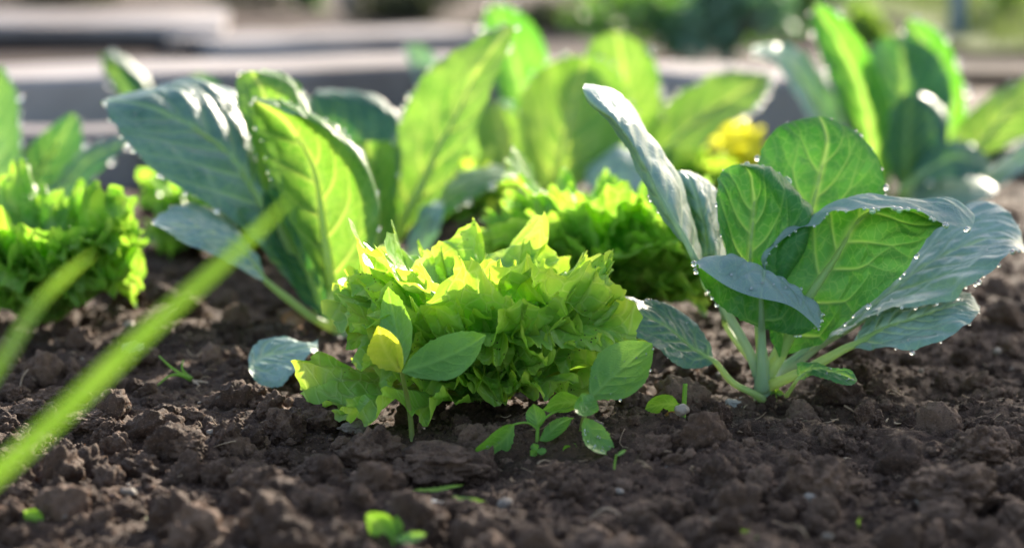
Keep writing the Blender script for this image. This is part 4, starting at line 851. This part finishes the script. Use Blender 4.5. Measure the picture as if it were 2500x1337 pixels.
litter('root', [(1560, 1050, 0), (1600, 1060, -.2), (1640, 1048, 0), (1690, 1058, 0)], .0006, .0003, 'root', 'wiry orange root lying left of the cut-off seedling', 'root', 'loose roots on the soil')
litter('root', [(1570, 1075, 0), (1620, 1072, 0), (1660, 1076, 0), (1705, 1078, 0)], .0006, .0003, 'root', 'straight pale root just below the cut-off seedling', 'root', 'loose roots on the soil')
litter('root', [(1925, 1115, 0), (1938, 1130, 0), (1943, 1150, 0)], .0005, .0003, 'root', 'fine white root on dark soil below the big kohlrabi', 'root', 'loose roots on the soil')
litter('root', [(1640, 1158, 0), (1652, 1182, 0), (1660, 1190, 0)], .0006, .0004, 'root', 'short grey root on the soil right of centre', 'root', 'loose roots on the soil')
litter('root', [(1480, 1035, 0), (1500, 1070, 0), (1518, 1085, 0)], .0005, .0003, 'root', 'thin dark root right of the broad leaved weed', 'root', 'loose roots on the soil')
litter('root', [(1520, 1262, 0), (1480, 1240, 0), (1440, 1268, 0)], .0006, .0004, 'root', 'pinkish curved root at the bottom centre', 'root', 'loose roots on the soil')
litter('root', [(50, 945, 0), (55, 920, 0), (70, 900, 0)], .0006, .0004, 'root', 'curved pale root beside the grey clod at left', 'root', 'loose roots on the soil')
litter('root', [(2060, 990, 0), (2080, 1000, 0), (2095, 1015, 0)], .0006, .0004, 'root', 'white arched root on the soil right of the big kohlrabi', 'root', 'loose roots on the soil')

# fallen leaves
D = GD(690, 935) - .012
pl = empty('fallen_leaf', G(690, 905), 'round blue-grey fallen leaf on the soil left of the pale lettuce', 'fallen leaf')
leaf(pl, D, [[(610, 905, -1), (615, 850, 1), (660, 826, 2), (720, 828, 2.4), (760, 838, 2.2), (776, 828, 2.4)], [(607, 900, -1), (650, 870, .6), (700, 862, 1), (776, 850, 1.4)], [(612, 912, -1.5), (640, 932, -1.6), (690, 935, -1.8), (740, 885, -.6), (776, 868, .6)]], 'kohl_blue', 1, None, drops=[('S', .3, .7, 8)], seed=130, res=(60, 70), ws=1.2, label=None, name='blade', dr=.0012)
D = GD(730, 815)
pl = empty('fallen_leaf', G(730, 815), 'crumpled orange-brown dry leaf by the sunlit kohlrabi stem', 'fallen leaf')
leaf(pl, D, [[(690, 815, 0), (685, 775, 1), (710, 758, 1), (745, 775, 1)], [(695, 818, 0), (710, 795, 0), (730, 785, .5), (752, 800, .5)], [(700, 822, -.5), (725, 825, -1), (750, 830, -1), (765, 820, 0)]], 'dry', 1, None, drops=[], seed=131, res=(40, 50), ruffle=.004, name='blade', wob=3)

# long grass blades leaning across the front
def blade(pts, w_, label, seed, fold=.35):
    P3 = [P(*p) for p in pts]; c = resample(P3, 70); T = np.gradient(c, axis=0); T /= np.linalg.norm(T, axis=1)[:, None]
    side = np.cross(T, np.array((.15, 1., .1))); side /= np.linalg.norm(side, axis=1)[:, None]; nn = np.cross(side, T)
    wv = w_ * np.interp(np.linspace(0, 1, 70), [0, .1, .6, .9, 1], [.75, 1, .9, .6, .12])
    u = np.linspace(-1, 1, 11)
    V = c[:, None] + side[:, None] * (u[None, :, None] * wv[:, None, None] / 2) + nn[:, None] * ((np.abs(u)**1.2)[None, :, None] * wv[:, None, None] * fold)
    o = mesh_obj('long_grass', V.reshape(-1, 3), grid_faces(70, 11), M['grass'], None, {'vein': np.tile(np.exp(-(u / .15)**2), 70)}); return tag(o, label, 'grass blade', 'long blurred grass blades in front')
blade([(-260, 1345, .76), (-60, 1195, .77), (170, 990, .79), (400, 770, .81), (590, 600, .83), (715, 478, .84)], .0064, 'wide blurred green blade rising from the left edge across to the sunlit kohlrabi', 1)
blade([(-240, 1200, .80), (-100, 1020, .81), (20, 850, .83), (110, 720, .85), (225, 620, .86)], .0048, 'narrower blurred blade before the lettuce at the left edge', 2)

# ------------------------------------------------------------------ behind the bed
def board(name, a, b, z0, z1, depth, mat, label, cat='board', group='weathered boards edging the raised beds'):
    a = np.array(a, float); b = np.array(b, float); d = b - a; l = np.linalg.norm(d); d /= l; nrm = np.array((-d[1], d[0])); n = 24
    rows = []
    bv = .006
    prof = [(0, z0), (0, z1 - bv), (bv, z1), (depth - bv, z1), (depth, z1 - bv), (depth, z0)]
    for i in range(n):
        c = a + d * l * i / (n - 1); wz = .0012 * math.sin(i * .9 + z1 * 40)
        rows.append([(c[0] + nrm[0] * q, c[1] + nrm[1] * q, z + wz) for q, z in prof])
    V = np.array(rows).reshape(-1, 3); F = grid_faces(n, len(prof), True)
    k = len(prof); cap0 = [[0, 1, 2, 3], [0, 3, 4, 5]]; cap1 = [[k * (n - 1) + q for q in f[::-1]] for f in cap0]
    F = np.concatenate([F, cap0, cap1]); return tag(mesh_obj(name, V, F, M[mat], smooth=False), label, cat, group)
def W(px, py, z):
    g = G(px, py, z); return (g[0], g[1])
def WD(px, dist): return ((px - 1250) / FPX * dist, dist)
board('board', WD(-600, 2.36), WD(1300, 2.66), -.03, .055, .10, 'wood', 'low weathered step board in front of the near raised bed')
board('board', WD(-600, 2.50), WD(1420, 2.86), -.03, .100, .24, 'wood', 'pale thick board along the near raised bed at left')
board('board', WD(1440, 2.90), WD(2100, 2.62), -.03, .092, .16, 'wood', 'pale board of the near raised bed glimpsed right of the glowing leaves')
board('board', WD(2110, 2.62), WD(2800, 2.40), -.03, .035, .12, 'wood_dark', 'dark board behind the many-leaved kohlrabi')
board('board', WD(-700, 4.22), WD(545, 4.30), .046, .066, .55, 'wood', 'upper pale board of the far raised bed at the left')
board('board', WD(-700, 4.24), WD(545, 4.32), -.05, .043, .50, 'wood_dark', 'dark board under the upper pale board')
board('board', WD(556, 4.05), WD(1250, 4.35), -.05, .050, .25, 'wood', 'pale board continuing the far raised bed to the middle')
board('board', WD(410, 4.12), WD(470, 4.12), -.05, .045, .06, 'wood_dark', 'dark end board at the corner of the far raised bed')
def post(px, py, wpx, ztop, mat, label, d=None, name='post'):
    g = G(px, py); dd = float((g - np.array((0, 0, H))) @ CFn); s = wpx / FPX * dd / 2
    V, F = tube([g + (0, 0, -.05), g + (0, 0, ztop * .5), g + (0, 0, ztop)], [s, s, s * .97], 8, 12); return tag(mesh_obj(name, V, F, M[mat]), label, 'post', 'posts behind the beds')
post(850, 60, 42, .9, 'wood', 'pale wooden post standing behind the far raised bed')
post(2335, 130, 40, 1.1, 'bluepaint', 'blue-grey post at the edge of the lawn')

# lawn and path
def patch(name, x0, x1, y0, y1, z, mat, kind='structure'):
    nx, ny = 40, 40; X, Y = np.meshgrid(np.linspace(x0, x1, nx), np.linspace(y0, y1, ny)); Z = z + .004 * noise3(np.stack([X * 2, Y * 2, X * 0], -1))
    X = X + .1 * noise3(np.stack([Y * 1.3, X * 0, X * 0], -1))
    return tag(mesh_obj(name, np.stack([X, Y, Z], -1).reshape(-1, 3), grid_faces(ny, nx), M[mat]), None, None, None, kind)
M['lawn_grass'] = leaf_mat('lawn_grass', (.10, .14, .04), (.15, .18, .06), (.16, .24, .05), (.22, .28, .07), (.2, .2, .1), (.2, .2, .1), rough=.6, fac=.4)
M['lawn'] = simple('lawn', (.08, .11, .03), (.14, .17, .05), 3, .9, .1, .6, 40, .02)
M['mulch'] = simple('mulch_path', (.022, .014, .012), (.085, .052, .042), 2.6, .9, .15, .6, 30, .01)
patch('path', -6, 9, 3.75, 14, .02, 'mulch'); patch('lawn', .80, 9, 4.1, 14, .034, 'lawn')
# grass blades on the lawn (stuff)
r_ = np.random.default_rng(5); n = 9000; bx = .86 + r_.random(n) * 2.6; by = 4.15 + r_.random(n)**1.3 * 5; hh = .03 + r_.random(n) * .04; a = r_.random(n) * 6.28; lw = .004
q0 = np.stack([bx - lw * np.cos(a), by - lw * np.sin(a), np.full(n, .03)], 1); q1 = np.stack([bx + lw * np.cos(a), by + lw * np.sin(a), np.full(n, .03)], 1)
tipo = np.stack([r_.normal(size=n) * .012, r_.normal(size=n) * .012, hh], 1); V = np.stack([q0, q1, (q0 + q1) / 2 + tipo + (0.001, 0, 0), (q0 + q1) / 2 + tipo], 1).reshape(-1, 3)
tag(mesh_obj('grass', V, np.arange(n * 4).reshape(n, 4), M['lawn_grass'], None, {'vein': np.zeros(n * 4)}), 'short sunlit lawn grass behind the beds at right', 'grass', None, 'stuff')

M['bush'] = leaf_mat('bush_leaf', (.05, .13, .05), (.09, .20, .08), (.12, .34, .03), (.2, .42, .05), (.1, .2, .1), (.3, .5, .1), rough=.45, fac=.4)
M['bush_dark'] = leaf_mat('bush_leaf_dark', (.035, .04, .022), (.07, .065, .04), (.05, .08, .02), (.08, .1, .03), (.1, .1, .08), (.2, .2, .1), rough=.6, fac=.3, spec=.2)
M['bush_blue'] = leaf_mat('bush_leaf_blue', (.12, .23, .17), (.18, .31, .22), (.14, .34, .10), (.18, .38, .12), (.1, .2, .1), (.3, .5, .1), rough=.45, fac=.3)
M['bush_light'] = leaf_mat('bush_leaf_light', (.18, .28, .06), (.26, .36, .09), (.35, .6, .04), (.45, .7, .06), (.1, .2, .1), (.3, .5, .1), rough=.45, fac=.5)
def bush(px, py, wpx, hgt, mat, label, seed, name='shrub', n=1500, leafs=.022):
    g = G(px, py); dd = float((g - np.array((0, 0, H))) @ CFn); rad = wpx / FPX * dd / 2
    root = empty(name, g, label, 'shrub', 'shrubs beyond the beds'); r_ = np.random.default_rng(seed)
    cl = r_.normal(size=(14, 3)) * (.45, .45, .32); c = cl[r_.integers(14, size=n)] + r_.normal(size=(n, 3)) * .20
    c = c * (rad, rad, hgt * .55) + (0, 0, hgt * .55); c[:, 2] = np.maximum(c[:, 2], .02)
    V = []; L_ = leafs * (0.6 + r_.random(n) * .8)
    d = r_.normal(size=(n, 3)); d /= np.linalg.norm(d, axis=1)[:, None]; s = np.cross(d, r_.normal(size=(n, 3))); s /= np.linalg.norm(s, axis=1)[:, None]
    V = np.stack([c, c + d * L_[:, None] * .5 + s * L_[:, None] * .3, c + d * L_[:, None], c + d * L_[:, None] * .5 - s * L_[:, None] * .3], 1).reshape(-1, 3) + g
    mesh_obj('foliage', V, np.arange(n * 4).reshape(n, 4), M[mat], root, {'vein': np.zeros(n * 4)})
    parts = [tube([g, g + np.array((0, 0, hgt * .25)), g + cl[i] * (rad, rad, hgt * .4) + (0, 0, hgt * .5)], [.008, .003], 8, 6) for i in range(8)]
    V, F = join(parts); mesh_obj('stem', V, F, M['bark'], root)
bush(1650, 175, 300, .17, 'bush', 'dark green low shrub beyond the boards right of centre', 1)
bush(1520, 95, 280, .20, 'bush_light', 'light green shrub beyond the dark one', 2)
bush(1780, 190, 170, .20, 'bush_blue', 'bluish green shrub behind the boards left of the many-leaved kohlrabi', 3)
bush(1960, 110, 240, .26, 'bush', 'dark shrub behind the bluish green one', 4)
bush(2120, 140, 90, .10, 'bush_light', 'small yellow-green tuft before the lawn', 5, n=600)
bush(755, 45, 80, .10, 'bush', 'small dark green tuft behind the far raised bed', 6, n=500)
bush(160, 26, 560, .50, 'bush_dark', 'shrub with dark leaves standing in for shade behind the far raised bed at the far left', 7, n=5000, leafs=.035)  # dark leaf colour stands in for the shade at top left
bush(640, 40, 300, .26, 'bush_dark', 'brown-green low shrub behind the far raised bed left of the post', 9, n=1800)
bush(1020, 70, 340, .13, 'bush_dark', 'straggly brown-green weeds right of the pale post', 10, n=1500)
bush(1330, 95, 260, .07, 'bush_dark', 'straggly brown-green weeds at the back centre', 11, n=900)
bush(2470, 90, 140, .30, 'bush_light', 'pale yellow shrub at the top right corner', 8)
# terracotta pots (blurred reddish spots)
M['terracotta'] = simple('terracotta', (.38, .16, .10), (.48, .22, .14), 8, .8, .2, .3, 60, .003)
def pot(px, py, wpx, h, label):
    g = G(px, py); dd = float((g - np.array((0, 0, H))) @ CFn); s = wpx / FPX * dd / 2
    th = np.linspace(0, 2 * np.pi, 24, endpoint=False); prof = [(.70, 0), (.9, h * .8), (1.05, h * .8), (1.05, h), (.93, h), (.85, h * .7), (.01, h * .7)]
    V = np.array([[(g[0] + s * r * math.cos(t), g[1] + s * r * math.sin(t), g[2] + z) for t in th] for r, z in prof]).reshape(-1, 3)
    tag(mesh_obj('flower_pot', V, grid_faces(len(prof), 24, True), M['terracotta']), label, 'flower pot', 'terracotta pots beyond the beds')
pot(1630, 205, 70, .04, 'blurred terracotta pot below the dark green shrub'); pot(1905, 175, 80, .04, 'blurred terracotta pot beside the bluish green shrub')
# brick garden wall far right
def wall():
    root = empty('brick_wall', (1.2, 9.0, 0), 'low red-brown brick wall far behind the lawn', 'brick wall')
    parts = []; r_ = random.Random(2)
    for row in range(9):
        for i in range(20):
            x = .55 + i * .235 + (.117 if row % 2 else 0); z = .04 + row * .078; t = r_.uniform(-.004, .004)
            c = np.array([(x, 9.0 + t, z), (x + .222, 9.0 + t, z), (x + .222, 9.12, z), (x, 9.12, z), (x, 9.0 + t, z + .068), (x + .222, 9.0 + t, z + .068), (x + .222, 9.12, z + .068), (x, 9.12, z + .068)])
            parts.append((c, np.array([[0, 1, 5, 4], [1, 2, 6, 5], [2, 3, 7, 6], [3, 0, 4, 7], [4, 5, 6, 7], [3, 2, 1, 0]])))
    V, F = join(parts); mesh_obj('bricks', V, F, M['brick'], root, smooth=False)
    c = np.array([(.55, 9.012, 0), (5.35, 9.012, 0), (5.35, 9.11, 0), (.55, 9.11, 0), (.55, 9.012, .735), (5.35, 9.012, .735), (5.35, 9.11, .735), (.55, 9.11, .735)])
    mesh_obj('mortar', c, np.array([[0, 1, 5, 4], [1, 2, 6, 5], [2, 3, 7, 6], [3, 0, 4, 7], [4, 5, 6, 7], [3, 2, 1, 0]]), M['stone'], root, smooth=False)
wall()

def tree():  # added unseen tree, crown shaped along the sun to shade the front
    g = np.array((.42 + 4.6 * math.sin(SUN_AZ), 1.30 + 4.6 * math.cos(SUN_AZ), 0)); r_ = np.random.default_rng(12)
    root = empty('added_shade_tree', g, 'small leafy tree added out of view to the right to shade the front soil', 'tree')
    cz = 4.6 * math.tan(SUN_EL) + .05
    cu = r_.uniform(-.27, .70, 44); cv = r_.uniform(-.25, .22, 44); cl = np.stack([cu * math.cos(SUN_AZ) + cv * math.sin(SUN_AZ), -cu * math.sin(SUN_AZ) + cv * math.cos(SUN_AZ), r_.uniform(-.15, .48, 44)], 1)
    parts = [tube([g + (0, 0, -.05), g + (.03, .02, cz * .4), g + (0, 0, cz * .85), g + (.03, 0, cz + .6)], [.06, .045, .03, .012], 20, 12)]
    for c in cl[:26]:
        z0 = r_.uniform(cz * .8, cz + .3); parts.append(tube([g + (0, 0, z0), g + c * (.5, .5, .5) + (0, 0, (z0 + cz) / 2 + .05), g + c + (0, 0, cz)], [.014, .008, .003], 10, 6))
    V, F = join(parts); mesh_obj('trunk', V, F, M['bark'], root)
    n = 7500; c = g + (0, 0, cz) + cl[r_.integers(44, size=n)] + r_.normal(size=(n, 3)) * .065; L_ = .045 * (0.6 + r_.random(n) * .7)
    d = r_.normal(size=(n, 3)); d /= np.linalg.norm(d, axis=1)[:, None]; s = np.cross(d, r_.normal(size=(n, 3))); s /= np.linalg.norm(s, axis=1)[:, None]
    V = np.stack([c, c + d * L_[:, None] * .45 + s * L_[:, None] * .3, c + d * L_[:, None], c + d * L_[:, None] * .45 - s * L_[:, None] * .3], 1).reshape(-1, 3)
    mesh_obj('crown', V, np.arange(n * 4).reshape(n, 4), M['bush'], root, {'vein': np.zeros(n * 4)})
tree()

def flecks():
    r_ = np.random.default_rng(21); parts = []
    for i in range(420):
        y = .95 + .95 * r_.random()**1.2; x = (r_.random() * 2 - 1) * (.235 * y + .03); z = gz(x, y) + .0016 + .002 * r_.random()
        a = r_.random() * 6.28; L_ = .0025 + .010 * r_.random()**2.2; d = np.array((math.cos(a), math.sin(a), r_.normal() * .35)) * L_; q = np.array((x, y, z + .001)); m_ = r_.normal(size=3) * L_ * .16
        parts.append(tube([q - d / 2, q + m_, q + d / 2], [.00022 + .0005 * r_.random() ** 2, .00018], 6, 4))
    V, F = join(parts); tag(mesh_obj('plant_debris', V, F, M['twig']), 'tiny bits of straw and root fibre scattered through the soil', 'plant debris', None, 'stuff')
flecks()

def gravel():
    r_ = np.random.default_rng(33); pr = [clod_shape(2, 900 + k, .22) for k in range(6)]; Vs = []; Fs = []; k = 0
    for i in range(110):
        y = .95 + .9 * r_.random()**1.2; x = (r_.random() * 2 - 1) * (.235 * y + .03); sz = .0012 + .0042 * r_.random()**3
        V, F = pr[r_.integers(6)]; V = (V @ rotm(r_).T) * sz * (1, 1, .7) + (x, y, gz(x, y) + sz * .9 + .001); Vs.append(V); Fs.append(F + k); k += len(V)
    tag(mesh_obj('gravel', np.concatenate(Vs), np.concatenate(Fs), M['stone'], None), 'small grey and tan grit lying among the soil crumbs', 'gravel', None, 'stuff')
gravel()
